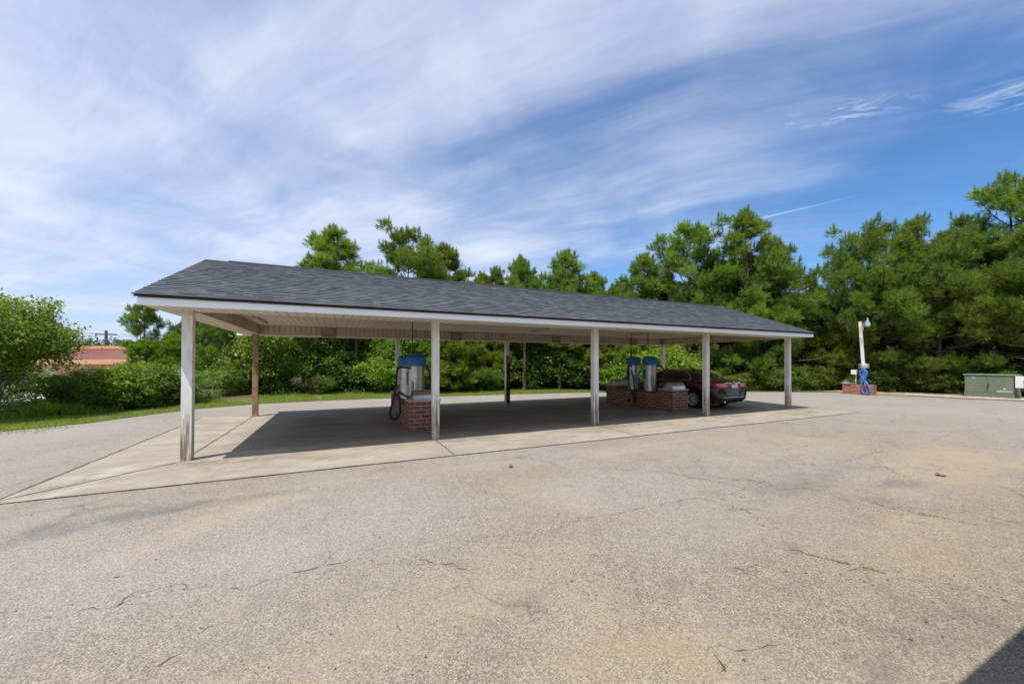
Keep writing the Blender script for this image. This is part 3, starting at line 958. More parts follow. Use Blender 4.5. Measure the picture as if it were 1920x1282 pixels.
def post(x, y, mat, label=None, lean=0.0):
    g = G()
    n = 8
    for i in range(n):
        z0, z1 = 0.006 + (ZS - .008) * i / n, 0.006 + (ZS - .008) * (i + 1) / n
        vs = []
        for z in (z0, z1):
            ox = lean * z + 0.004 * noise.noise(Vector((x, y, z)))
            for sx, sy in ((-1, -1), (1, -1), (1, 1), (-1, 1)):
                vs.append((x + ox + sx * PW, y + sy * PW, z))
        fs = [(0, 1, 5, 4), (1, 2, 6, 5), (2, 3, 7, 6), (3, 0, 4, 7)]
        if i == 0:
            fs.append((3, 2, 1, 0))
        if i == n - 1:
            fs.append((4, 5, 6, 7))
        g.add(vs, fs)
    o = put('post', g, mat, can, org=(x, y, 0))
    o.location = Vector((x, y, 0)) - ORG[can]
    if label:
        o['label'] = label
    return o


for i, x in enumerate(PX):
    post(x, 8.05, 'white_post_paint', lean=(0.006, 0, 0, 0, -0.004)[i])
    if i == 0:
        post(x, 13.73, 'bare_wood', 'bare brown timber post at the left rear corner')
    else:
        post(x, 13.73, 'white_post_paint')
wr = G()
x = PX[2]
wr.box(x - .035, x + PW + .028, 13.73 - PW - .022, 13.73 - PW - .001, .03, 1.62)
pw_ = put('post_board', wr, 'dark_wood', can); pw_['label'] = 'dark brown board strapped to the middle rear post'
wr2 = G().box(x - PW - .012, x + PW + .03, 13.73 - PW - .04, 13.73 - PW - .024, 1.62, 1.92)
put('post_plate', wr2, 'rusty_board', can)
# sign boards on the rear beam
for x in (-0.30, 3.98, 8.32, 12.5):
    sg = put('sign_board', G().box(x - .21, x + .21, IY1 - .055, IY1 - .032, ZS - .05, ZC - .04), 'rusty_board', can, bevel=.004)
    ln = G()
    for k in range(4):
        ln.box(x - .16, x + .16 - .05 * (k % 2), IY1 - .058, IY1 - .0555, ZC - .085 - .045 * k, ZC - .073 - .045 * k)
    put('faded_lettering', ln, 'cap_concrete', sg)
for (x0, x1, y0, y1) in ((-1.98, -1.84, 11.2, 12.6), (6.25, 6.42, 10.6, 12.0), (10.3, 10.46, 9.9, 11.6)):
    put('ceiling_light', G().box(x0, x1, y0, y1, ZC - .07, ZC - .002), 'fixture_cream', can, bevel=.015)
put('ceiling_lamp', G().lathe([(0, ZC - .001), (.06, ZC - .001), (.07, ZC - .05), (.05, ZC - .10), (0, ZC - .12)], (7.9, 9.6, 0), 16), 'rusty_board', can, smooth=True)

# ------------------------------------------------------------------ vacuum islands


def island(x0, x1, y0, y1, label):
    t = thing('brick_island', ((x0 + x1) / 2, (y0 + y1) / 2, 0), label, 'brick island', 'brick islands under the canopy')
    g = G()
    p = .62
    g.box(x0, x1, y0, y0 + p, 0.006, .70)
    g.box(x0 + .002, x1 - .002, y0 + p, y1 - p, 0.006, .585)
    g.box(x0, x1, y1 - p, y1, 0.006, .70)
    put('brickwork', g, 'red_brick', t, org=(0, 0, 0)).location = -ORG[t]
    for a, b in ((y0, y0 + p), (y1 - p, y1)):
        put('cap', G().box(x0 - .02, x1 + .02, a - .02, b + .02, .702, .735), 'cap_concrete', t, bevel=.006)
    put('hatch_cover', G().lathe([(0, -.03), (.062, -.03), (.075, -.01), (.075, 0)], (x0 - .001, (y0 + y1) / 2 + .35, .17), 16, axis='X'), 'dark_metal', t, smooth=True)
    return t


island(1.52, 2.27, 9.18, 12.60, 'brick vacuum island half hidden behind the second front post')
island(10.12, 10.85, 9.18, 12.60, 'brick vacuum island beside the maroon car')


def dome_bin(cx, cy, label, z0=.737, name='half_round_bin'):
    t = thing(name, (cx, cy, z0), label, 'bin', 'half round steel bins on the brick islands')
    g = G()
    seg = 14
    L, r, h = (.60, .20, .225) if z0 > .7 else (.40, .15, .19)
    vs = []
    for k in range(seg + 1):
        a = math.pi * k / seg
        for rr, hh in ((r, h), (r - .012, h - .012)):
            for sx in (-.5, .5):
                vs.append((cx + sx * L, cy + math.cos(a) * rr, z0 + max(0, math.sin(a)) * hh))
    fs = []
    for k in range(seg):
        b, n = 4 * k, 4 * k + 4
        fs += [(b, b + 1, n + 1, n), (b + 2, n + 2, n + 3, b + 3), (b, n, n + 2, b + 2), (b + 1, b + 3, n + 3, n + 1)]
    g.add(vs, fs)
    put('hood', g, 'stainless_steel', t, smooth=True)
    g = G()
    vs = [(cx - L * .40, cy, z0 + .002)] + [(cx - L * .40, cy + math.cos(math.pi * k / seg) * (r - .014), z0 + .002 + math.sin(math.pi * k / seg) * (h - .016)) for k in range(seg + 1)]
    g.add(vs, [(0, k + 1, k + 2) for k in range(seg)])
    put('back_plate', g, 'galvanised', t)
    put('base_tray', G().box(cx - L / 2, cx + L / 2, cy - r + .012, cy + r - .012, z0, z0 + .006), 'galvanised', t)
    return t


dome_bin(1.93, 9.43, 'half round steel bin on the near pier of the left brick island')
dome_bin(10.5, 9.44, 'half round steel bin on the near pier of the brick island by the car')
dome_bin(10.5, 12.30, 'half round steel bin on the far pier of the brick island by the car')
dome_bin(1.93, 12.30, 'half round steel bin at the far end of the left brick island, behind the vacuums')


def arc_pts(P, n=24):
    """smooth curve through control points (Catmull-Rom)"""
    P = [Vector(p) for p in P]
    out = []
    Q = [P[0] * 2 - P[1]] + P + [P[-1] * 2 - P[-2]]
    for i in range(1, len(Q) - 2):
        for k in range(n):
            t = k / n
            a, b, c, d = Q[i - 1], Q[i], Q[i + 1], Q[i + 2]
            out.append(0.5 * ((2 * b) + (c - a) * t + (2 * a - 5 * b + 4 * c - d) * t * t + (3 * b - a - 3 * c + d) * t ** 3))
    out.append(P[-1])
    return out


def vacuum(cx, cy, label, hose, conduit=True, side=-1, nozzle=True):
    z0 = .588
    t = thing('vacuum_machine', (cx, cy, z0), label, 'car vacuum', 'stainless vacuum machines on the brick islands')
    put('base_plate', G().lathe([(0, z0), (.25, z0), (.25, z0 + .025), (0, z0 + .025)], (cx, cy, 0), 24), 'dark_metal', t)
    put('canister', G().lathe([(0, z0 + .025), (.222, z0 + .025), (.222, z0 + .60), (.228, z0 + .605), (.228, z0 + .62), (.222, z0 + .625), (.222, z0 + .96), (0, z0 + .96)], (cx, cy, 0), 32), 'stainless_steel', t, smooth=True)
    put('door_panel', G().box(cx - .235 if side < 0 else cx + .2, cx - .2 if side < 0 else cx + .235, cy - .02, cy + .14, z0 + .45, z0 + .80), 'blue_dome_plastic', t, bevel=.004)
    put('coin_box', G().box(cx + side * .14 - .02, cx + side * .14 + .02, cy - .24, cy - .18, z0 + .25, z0 + .55), 'grey_paint', t, bevel=.005)
    put('dome', G().lathe([(0, z0 + .96), (.265, z0 + .96), (.272, z0 + .98), (.272, z0 + 1.19), (.245, z0 + 1.235), (.19, z0 + 1.268), (.10, z0 + 1.285), (0, z0 + 1.29)], (cx, cy, 0), 32), 'blue_dome_plastic', t, smooth=True)
    if conduit:
        put('conduit', G().tube([(cx - .1, cy, z0 + 1.26), (cx - .1, cy, ZC)], .013, 8), 'dark_metal', t)
    pts = arc_pts([Vector(p) for p in hose], 16)
    rad = [.027 + .003 * math.sin(i * 2.4) for i in range(len(pts))]
    h = put('hose', G().tube(pts, rad, 10), 'black_rubber', t, smooth=True)
    if nozzle:
        d = (pts[-1] - pts[-3]).normalized()
        put('nozzle', G().tube([pts[-1], pts[-1] + d * .10, pts[-1] + d * .20], [.03, .026, .04], 10), 'red_plastic', h, smooth=True)
    return t


vacuum(1.93, 10.53, 'front steel vacuum with blue dome on the left brick island',
       [(1.75, 10.40, 1.50), (1.48, 10.35, 1.52), (1.40, 10.34, 1.42), (1.36, 10.3, 1.0), (1.28, 10.25, .62), (1.20, 10.2, .30), (1.30, 10.2, .17), (1.44, 10.2, .27), (1.46, 10.25, .6), (1.44, 10.3, .85), (1.55, 10.35, .80)])
vacuum(1.84, 11.36, 'steel vacuum standing behind the front one on the left brick island',
       [(2.05, 11.25, 1.50), (2.30, 11.2, 1.55), (2.42, 11.15, 1.4), (2.46, 11.1, .9), (2.44, 11.05, .35), (2.42, 11.0, .24), (2.40, 11.0, .5), (2.36, 11.1, 1.0)], side=1, conduit=False)
# hose holders of the front left machine
vacuum(10.45, 10.50, 'nearer steel vacuum on the right brick island, its hose reaching toward the car',
       [(10.62, 10.42, 1.52), (10.74, 10.32, 1.54), (10.82, 10.3, 1.47), (10.90, 10.3, 1.40), (10.97, 10.3, 1.36)])
vacuum(10.45, 11.36, 'farther steel vacuum with hanging black hose on the right brick island',
       [(10.28, 11.25, 1.50), (10.10, 11.2, 1.52), (10.0, 11.15, 1.42), (9.93, 11.05, 1.05), (9.92, 11.0, .72), (9.99, 10.9, .45), (10.02, 10.85, .12), (10.06, 10.85, .30), (10.05, 10.9, .8), (10.08, 11.0, 1.15), (10.1, 11.1, 1.35)], nozzle=False)

# ------------------------------------------------------------------ sedan


def build_car(name, org, rz, label, group, paint):
    """sedan in local coordinates: rear bumper at y=0, nose at y=4.86, x across"""
    t = thing(name, org, label, 'car', group, rz)
    ORG[t] = Vector((0, 0, 0))
    L, AX = 4.86, (1.08, 3.86)
    RW, ZA = 0.375, 0.325
    ys = sorted(set([0, .03, .08, .16, .26, .38, .5, .62, .75] + [.9 + .05 * k for k in range(0, 9)] + [1.4 + .1 * k for k in range(0, 21)] + [3.45 + .05 * k for k in range(0, 18)] + [4.35, 4.5, 4.62, 4.72, 4.8, 4.84, 4.86]))

    def lerp(tab, y):
        for (a, va), (b, vb) in zip(tab[:-1], tab[1:]):
            if y <= b:
                s = (y - a) / (b - a)
                s = max(0, min(1, s))
                s = s * s * (3 - 2 * s) * .5 + s * .5
                return va + (vb - va) * s
        return tab[-1][1]
    wid = [(0, .66), (.05, .76), (.14, .83), (.30, .88), (.6, .915), (1.4, .925), (3.2, .925), (4.1, .90), (4.5, .84), (4.75, .74), (4.86, .66)]
    belt = [(0, .98), (.1, 1.02), (.5, 1.035), (1.2, 1.02), (2.2, .985), (3.3, .95), (3.9, .89), (4.5, .77), (4.75, .68), (4.86, .60)]
    deck = [(0, 1.00), (.04, 1.055), (.12, 1.085), (.6, 1.075), (1.2, 1.05), (3.3, 1.03), (3.7, 1.0), (4.2, .93), (4.6, .83), (4.8, .71), (4.86, .62)]
    sill = [(0, .33), (.3, .25), (.8, .22), (4.0, .20), (4.6, .22), (4.86, .28)]
    rows = []
    for y in ys:
        wv, zb, zd, zs = lerp(wid, y), lerp(belt, y), lerp(deck, y), lerp(sill, y)
        for a in AX:
            if abs(y - a) < RW + .02:
                zs = max(zs, ZA + math.sqrt(max(0, (RW + .02) ** 2 - (y - a) ** 2)))
        h = zb - zs
        sec = [(.0, zs + .02), (wv - .16, zs + .01), (wv - .025, zs), (wv - .005, zs + h * .12), (wv, zs + h * .38), (wv - .002, zs + h * .62), (wv - .012, zs + h * .80), (wv - .045, zs + h * .94), (wv - .10, zs + h * 1.0), (wv * .62, zd - .012), (0, zd)]
        def yy_(z, y=y):
            if y > .6:
                return y
            k = 1 - y / .6
            return y + k * (.09 * max(0, z - .70) / .35 + .12 * max(0, .46 - z) / .2)
        rows.append([(x, yy_(z), z) for x, z in sec] + [(-x, yy_(z), z) for x, z in sec[-2:0:-1]])
    g = G()
    n = len(rows[0])
    g.v = [p for r in rows for p in r]
    for i in range(len(rows) - 1):
        for k in range(n):
            g.f.append([i * n + k, i * n + (k + 1) % n, (i + 1) * n + (k + 1) % n, (i + 1) * n + k])
    g.f.append(list(range(n)))
    g.f.append([(len(rows) - 1) * n + k for k in range(n)][::-1])
    g.mi = [0] * len(g.f)
    body = put('body', g, paint, t, smooth=True, angle=50)
    # greenhouse
    roofz = [(.62, 1.05), (.9, 1.16), (1.25, 1.315), (1.6, 1.415), (2.0, 1.462), (2.5, 1.468), (2.9, 1.43), (3.2, 1.33), (3.55, 1.15), (3.78, 1.00)]
    roofw = [(.62, .62), (.9, .60), (1.25, .585), (1.6, .58), (2.5, .585), (3.0, .60), (3.78, .66)]
    rows = []
    gy = [.62, .75, .9, 1.05, 1.25, 1.45, 1.6, 1.8, 2.0, 2.25, 2.5, 2.7, 2.9, 3.05, 3.2, 3.4, 3.6, 3.78]
    for y in gy:
        zr, wr_, zb, wv = lerp(roofz, y), lerp(roofw, y), lerp(belt, y) - .03, lerp(wid, y) - .07
        hh = max(zr - zb, .02)
        sec = [(wv, zb), (wv - (wv - wr_) * .45, zb + hh * .45), (wr_ + .02, zb + hh * .86), (wr_ - .06, zb + hh * .965), (wr_ * .55, zr - .004), (0, zr)]
        rows.append([(x, y, z) for x, z in sec] + [(-x, y, z) for x, z in sec[-2::-1]])
    g2 = G()
    n2 = len(rows[0])
    g2.v = [p for r in rows for p in r]
    for i in range(len(rows) - 1):
        for k in range(n2 - 1):
            g2.f.append([i * n2 + k, i * n2 + k + 1, (i + 1) * n2 + k + 1, (i + 1) * n2 + k])
    g2.mi = [0] * len(g2.f)
    roof = put('cabin_roof', g2, paint, t, smooth=True, angle=60)
    vv = g.v + g2.v
    ff_ = [list(f) for f in g.f] + [[i + len(g.v) for i in f] for f in g2.f]
    bvh = BVHTree.FromPolygons([Vector(p) for p in vv], ff_)

    def patch(name, outline, kind, mat, parent=t, off=.006, nu=10, nv=6, label=None):
        """outline: four corners (a,b) in the projected plane, in order; projected on the body"""
        A, B, C, D = [Vector(p) for p in outline]
        vs, ok = [], True
        for j in range(nv + 1):
            for i in range(nu + 1):
                u, v = i / nu, j / nv
                p = (A.lerp(B, u)).lerp(D.lerp(C, u), v)
                if kind == 'side':
                    o, d = Vector((-3, p.x, p.y)), Vector((1, 0, 0))
                elif kind == 'side_r':
                    o, d = Vector((3, p.x, p.y)), Vector((-1, 0, 0))
                elif kind == 'rear':
                    o, d = Vector((p.x, -2, p.y)), Vector((0, 1, 0))
                else:
                    o, d = Vector((p.x, p.y, 3)), Vector((0, 0, -1))
                hit, nr, _, _ = bvh.ray_cast(o, d)
                if hit is None:
                    hit, nr = o + d * 3, -d
                if nr.dot(d) > 0:
                    nr = -nr
                vs.append(hit + nr * off)
        gg = G()
        m = nu + 1
        gg.add(vs, [(j * m + i, j * m + i + 1, (j + 1) * m + i + 1, (j + 1) * m + i) for j in range(nv) for i in range(nu)])
        o = put(name, gg, mat, parent, smooth=True, angle=70)
        so_ = o.modifiers.new('thick', 'SOLIDIFY')
        so_.thickness = .004
        so_.offset = -1
        return o
    for kind in ('side', 'side_r'):
        patch('window', [(1.34, 1.06), (2.17, 1.03), (2.20, 1.385), (1.62, 1.33)], kind, 'car_glass')
        patch('window', [(2.27, 1.03), (3.24, 1.00), (2.95, 1.33), (2.29, 1.395)], kind, 'car_glass')
        patch('door_handle', [(1.42, .83), (1.62, .825), (1.62, .855), (1.42, .86)], kind, 'chrome', off=.022, nu=4, nv=2)
        patch('door_handle', [(2.45, .815), (2.65, .81), (2.65, .84), (2.45, .845)], kind, 'chrome', off=.022, nu=4, nv=2)
        sx = -1 if kind == 'side' else 1
        tp = []
        for (y, z) in [(3.24, 1.0), (2.3, 1.018), (1.5, 1.038), (1.30, 1.055), (1.27, 1.10), (1.36, 1.20), (1.55, 1.325), (1.85, 1.395), (2.2, 1.41), (2.5, 1.405), (2.95, 1.345)]:
            hit, nr, _, _ = bvh.ray_cast(Vector((sx * 3, y, z)), Vector((-sx, 0, 0)))
            if hit is not None:
                tp.append(hit + Vector((sx * .008, 0, 0)))
        put('window_trim', G().tube(arc_pts(tp, 6), .015, 6), 'chrome', t, smooth=True)
        # lamps wrap round the corner
        s = -1 if kind == 'side' else 1
        tl = patch('tail_light', [(s * .30, .83), (s * .80, .82), (s * .80, .99), (s * .30, .965)], 'rear', 'tail_light_red', off=.010)
        patch('tail_light_wing', [(.02, .82), (.52, .915), (.44, .985), (.02, .99)], kind, 'tail_light_red', tl, off=.008)
        patch('reflector_strip', [(s * .48, .915), (s * .79, .915), (s * .79, .945), (s * .48, .94)], 'rear', 'tail_light_clear', tl, off=.016, nv=2)
        patch('door_seam', [(1.98, .30), (1.99, .30), (2.24, 1.0), (2.23, 1.0)], kind, 'black_trim', off=.001, nu=1, nv=10)
    patch('rear_window', [(-.56, .80), (.56, .80), (.50, 1.52), (-.50, 1.52)], 'top', 'car_glass')
    patch('windscreen', [(-.58, 3.02), (.58, 3.02), (.64, 3.68), (-.64, 3.68)], 'top', 'car_glass')
    patch('trunk_chrome', [(-.50, .965), (.50, .965), (.50, .992), (-.50, .992)], 'rear', 'chrome', off=.014, nv=2)
    put('number_plate', G().box(-.155, .155, -.004, .05, .80, .945), 'plate_white', t, bevel=.006)
    patch('bumper_seam', [(-.84, .70), (.84, .70), (.84, .71), (-.84, .71)], 'rear', 'black_trim', off=.002, nu=16, nv=1)
    patch('lower_bumper', [(-.62, .345), (.62, .345), (.62, .44), (-.62, .44)], 'rear', 'black_trim', off=.006)
    patch('bumper_chrome', [(-.60, .445), (.60, .445), (.60, .462), (-.60, .462)], 'rear', 'chrome', off=.012, nv=1)
    # emblem: two uprights joined by a bar
    em = G()
    em.box(-.042, -.026, .04, .14, 1.005, 1.065)
    em.box(.026, .042, .04, .14, 1.005, 1.065)
    em.box(-.026, .026, .042, .14, 1.028, 1.042)
    put('emblem', em, 'chrome', t)
    ub = G()
    ub.box(-.66, .66, .35, 4.5, .20, .62)
    for a in AX:
        ub.box(-.84, .84, a - .42, a + .42, .56, .74)
    put('underbody', ub, 'black_trim', t)
    for s in (-1, 1):
        put('exhaust', G().tube([(s * .52, .02, .30), (s * .52, .35, .30)], .035, 10), 'chrome', t, smooth=True)
    for a in AX:
        for s in (-1, 1):
            wx = s * .80
            wh = put('wheel', G().lathe([(.228, -.06), (.230, -.11), (.29, -.108), (.318, -.09), (.325, -.05), (.325, .05), (.318, .09), (.29, .108), (.230, .11), (.228, .06)], (wx, a, ZA), 32, axis='X'), 'black_rubber', t, smooth=True)
            rm = G()
            rm.lathe([(.215, .112 * s), (.228, .112 * s), (.228, .09 * s), (.20, .06 * s)], (wx, a, ZA), 28, axis='X')
            rm.lathe([(0, .108 * s), (.04, .108 * s), (.05, .095 * s), (.05, .05 * s)], (wx, a, ZA), 14, axis='X')
            for k in range(10):
                an = 2 * math.pi * k / 10 + (.05 if k % 2 else -.05)
                ca, sa = math.cos(an), math.sin(an)
                x0, x1 = wx + s * .06, wx + s * .106
                pts = []
                for r_, hw in ((.03, .010), (.222, .020)):
                    for q in (-1, 1):
                        pts.append((r_ * ca - q * hw * sa, r_ * sa + q * hw * ca))
                vs = [(x0, a + p[0], ZA + p[1]) for p in pts] + [(x1, a + p[0], ZA + p[1]) for p in pts]
                rm.add(vs, [(0, 1, 3, 2), (4, 6, 7, 5), (0, 2, 6, 4), (1, 5, 7, 3), (2, 3, 7, 6), (0, 4, 5, 1)])
            put('rim', rm, 'alloy', wh, smooth=True)
            put('brake_disc', G().lathe([(0, .055 * s), (.195, .055 * s), (.195, .03 * s), (0, .03 * s)], (wx, a, ZA), 24, axis='X'), 'black_trim', wh)
    for s in (-1, 1):
        mg = G().lathe([(0, -.10), (.06, -.09), (.085, -.03), (.075, .06), (0, .08)], (s * 1.0, 3.0, 1.03), 12, axis='Y')
        put('wing_mirror', mg, paint, t, smooth=True)
    put('aerial', _fin(), paint, t)
    return t


def _fin():
    g = G()
    g.add([(-.02, 1.75, 1.42), (.02, 1.75, 1.42), (0, 1.66, 1.505), (0, 1.90, 1.45)], [(0, 1, 2), (0, 2, 3), (1, 3, 2), (0, 3, 1)])
    return g


car = build_car('parked_car', (12.47, 8.62, 0.008), R(0.6), 'maroon saloon parked under the right end of the canopy, tail toward us', None, 'car_maroon')

car.scale = (.945, .945, .945)
# ------------------------------------------------------------------ air machine at the right edge
ai = thing('brick_planter_base', (24.44, 10.15, 0), 'orange brick base with lighter worn brick under the air machine', 'brick base')
g = G()
g.box(24.25, 24.62, 9.55, 10.50, .0, .50)
g.box(24.24, 24.63, 10.50, 10.80, .0, .53)
put('brickwork', g, 'orange_brick', ai, org=(0, 0, 0)).location = -ORG[ai]
put('cap', G().box(24.2, 24.68, 10.44, 10.84, .532, .57), 'cap_concrete', ai, bevel=.008)
dome_bin(24.44, 10.64, 'small half round steel bin on the orange brick base', .572)
vm = thing('air_machine', (24.44, 10.05, .5), 'slim stainless air machine column with a coiled blue hose', 'air machine')
put('column', G().lathe([(0, .502), (.125, .502), (.125, 1.36), (0, 1.36)], (24.44, 10.03, 0), 24), 'stainless_steel', vm, smooth=True)
put('head', G().lathe([(0, 1.362), (.21, 1.362), (.21, 1.56), (.19, 1.585), (0, 1.6)], (24.44, 9.98, 0), 28), 'galvanised', vm, smooth=True)
put('face_panel', G().box(24.29, 24.33, 9.86, 10.0, .62, 1.3), 'galvanised', vm, bevel=.006)
hz = G()
for k, dx in enumerate((0, .045, .09)):
    cx_ = 24.30 - dx
    hp = [(cx_, 9.98 - .01 * k, 1.22), (cx_, 9.86, 1.28), (cx_, 9.72, 1.2), (cx_, 9.74, .95), (cx_, 9.90, .62), (cx_, 9.97, .38 - .02 * k), (cx_, 9.9, .14), (cx_, 9.70, .06), (cx_, 9.56, .16), (cx_, 9.60, .42), (cx_, 9.80, .70), (cx_, 9.99, 1.0), (cx_, 9.98, 1.22)]
    hp = [(x, 9.90 + (y - 9.84) * .82, z) for x, y, z in hp]
    hz.tube(arc_pts(hp, 8), .030, 8)
hs = put('hose', hz, 'blue_hose_plastic', vm, smooth=True)
put('nozzle', G().tube([(24.2, 9.88, .48), (24.17, 9.78, .38)], [.04, .03], 8), 'red_plastic', hs, smooth=True)
lpz = thing('lamp_post', (24.72, 10.06, 0), 'leaning white timber lamp post with a green glass lamp', 'lamp post')
pg = G()
b0, b1 = Vector((24.72, 10.06, .51)), Vector((24.72, 10.24, 3.78))
vs = []
for p in (b0, b1):
    for sx, sy in ((-1, -1), (1, -1), (1, 1), (-1, 1)):
        vs.append((p.x + sx * .05, p.y + sy * .055, p.z))
pg.add(vs, [(3, 2, 1, 0), (4, 5, 6, 7), (0, 1, 5, 4), (1, 2, 6, 5), (2, 3, 7, 6), (3, 0, 4, 7)])
put('post', pg, 'white_post_paint', lpz)
put('bracket', G().tube(arc_pts([(24.72, 10.12, 3.30), (24.70, 10.09, 3.62), (24.70, 10.02, 3.74), (24.70, 9.95, 3.76)], 6), .022, 8), 'lamp_metal', lpz, smooth=True)
lmp = put('lamp_head', G().lathe([(0, 3.95), (.025, 3.94), (.035, 3.86), (.06, 3.80), (.075, 3.72), (.105, 3.70), (.105, 3.67), (0, 3.67)], (24.70, 9.93, 0), 20), 'lamp_metal', lpz, smooth=True)
put('lens', G().lathe([(.10, 3.668), (.115, 3.62), (.108, 3.52), (.09, 3.48), (0, 3.47)], (24.70, 9.93, 0), 20), 'lamp_lens', lmp, smooth=True)
mb = thing('meter_box', (24.55, 10.35, .5), 'small grey meter box on a thin pipe by the air machine', 'meter box')
put('box', G().box(24.44, 24.56, 10.30, 10.52, 1.02, 1.26), 'white_paint', mb, bevel=.01)
put('pipe', G().tube([(24.5, 10.33, .50), (24.5, 10.33, 1.02)], .028, 8), 'galvanised', mb, smooth=True)

# ------------------------------------------------------------------ transformer cabinet
tf = thing('transformer_cabinet', (28.2, 6.75, 0), 'green metal electrical cabinet standing in front of the pines', 'electrical cabinet')
put('cabinet_base', G().box(27.72, 28.72, 5.97, 7.47, .02, .22), 'transformer_green', tf, bevel=.012)
put('cabinet_body', G().box(27.735, 28.70, 5.985, 7.455, .222, 1.02), 'transformer_green', tf, bevel=.012)
put('lid', G().box(27.69, 28.74, 5.94, 7.50, 1.022, 1.095), 'transformer_green', tf, bevel=.015)
d1 = put('door', G().box(27.715, 27.733, 6.76, 7.44, .235, 1.005), 'transformer_green', tf, bevel=.004)
d2 = put('door', G().box(27.715, 27.733, 6.0, 6.745, .235, 1.005), 'transformer_green', tf, bevel=.004)
put('handle', G().tube([(27.70, 6.70, .66), (27.67, 6.70, .66), (27.665, 6.70, .46)], .018, 8), 'dark_metal', d2, smooth=True)
lb = G()
lb.box(27.711, 27.7145, 7.12, 7.26, .86, .97)
lb.box(27.711, 27.7145, 7.22, 7.28, .84, .90)
lb.box(27.711, 27.7145, 7.08, 7.12, .83, .89)
put('faded_label', lb, 'faded_label', d1)


def lettering(txt, size, loc, rot, mat, parent, name='lettering'):
    cu = bpy.data.curves.new(name, 'FONT')
    cu.body = txt
    cu.size = size
    cu.align_x = 'CENTER'
    cu.extrude = .0008
    cu.offset = .002
    to = bpy.data.objects.new(name, cu)
    COL.objects.link(to)
    dg = bpy.context.evaluated_depsgraph_get()
    me = bpy.data.meshes.new_from_object(to.evaluated_get(dg))
    bpy.data.objects.remove(to)
    me.materials.clear()
    me.materials.append(MATS[mat])
    o = bpy.data.objects.new(name, me)
    COL.objects.link(o)
    o.parent = parent
    o.location = Vector(loc) - ORG[parent]
    o.rotation_euler = rot
    return o


lettering('3007/4EN', .115, (27.711, 6.24, .27), (R(90), 0, R(-90)), 'plate_white', d2)
lettering('/8', .115, (27.711, 6.24, .385), (R(90), 0, R(-90)), 'plate_white', d2)
mt = put('meter_box', G().box(27.68, 28.05, 5.72, 5.93, .50, 1.02), 'white_paint', tf, bevel=.012)
put('meter', G().lathe([(0, 0), (.085, 0), (.085, -.16), (.06, -.19), (0, -.19)], (27.86, 5.72, .84), 18, axis='Y'), 'galvanised', mt, smooth=True)

# ------------------------------------------------------------------ small litter on the pavement
lf = G()
for k in range(16):
    a = random.random() * 6.28
    cx_, cy_ = 7.99 + random.gauss(0, .045), 2.39 + random.gauss(0, .025)
    s = random.uniform(.03, .06)
    lf.add([(cx_ - s * math.cos(a), cy_ - s * math.sin(a), .006), (cx_ - s * .5 * math.sin(a), cy_ + s * .5 * math.cos(a), .025), (cx_ + s * math.cos(a), cy_ + s * math.sin(a), .012), (cx_ + s * .5 * math.sin(a), cy_ - s * .5 * math.cos(a), .018)], [(0, 1, 2, 3)])
lo = put('dry_leaf_clump', lf, 'dry_leaf')
tag(lo, 'clump of dry brown leaves lying on the orange stained pavement', 'dry leaves')
pb = G()
pb.lathe([(0, .0), (.03, .002), (.036, .02), (.02, .038), (0, .04)], (2.46, 5.39, 0), 7)
tag(put('pebble', pb, 'grey_wood'), 'dark pebble on the pavement in front of the slab', 'pebble')

# ------------------------------------------------------------------ vegetation


def curve_noise(p, s):
    return noise.noise(Vector((p * 0.7, s, 0.0)))


def tufts(P, D, rng, blades=20, length=.24, spread=.85, width=.018, base_t=None):
    """needle tufts at points P pointing along D: one thin triangle per needle bundle"""
    n = len(P)
    P = np.repeat(P, blades, 0)
    D = np.repeat(D, blades, 0)
    r = rng.normal(size=P.shape)
    d = D + r * spread * 0.6
    d /= np.linalg.norm(d, axis=1)[:, None]
    back = rng.uniform(-.12, .10, (len(P), 1))
    A = P + D * back
    Ln = length * rng.uniform(.7, 1.15, (len(P), 1))
    side = np.cross(d, rng.normal(size=P.shape))
    side /= np.linalg.norm(side, axis=1)[:, None]
    wdt = width * rng.uniform(.7, 1.3, (len(P), 1))
    V = np.stack([A - side * wdt * .5, A + side * wdt * .5, A + d * Ln], 1).reshape(-1, 3)
    F = np.arange(len(V)).reshape(-1, 3)
    tuft_t = np.repeat(rng.uniform(0, 1, n) * .5 + (base_t if base_t is not None else rng.uniform(0, 1, n)) * .5, blades)
    tt = np.clip(tuft_t * .75 + rng.uniform(0, .25, len(P)), 0, 1)
    return V, F, np.repeat(tt, 3)


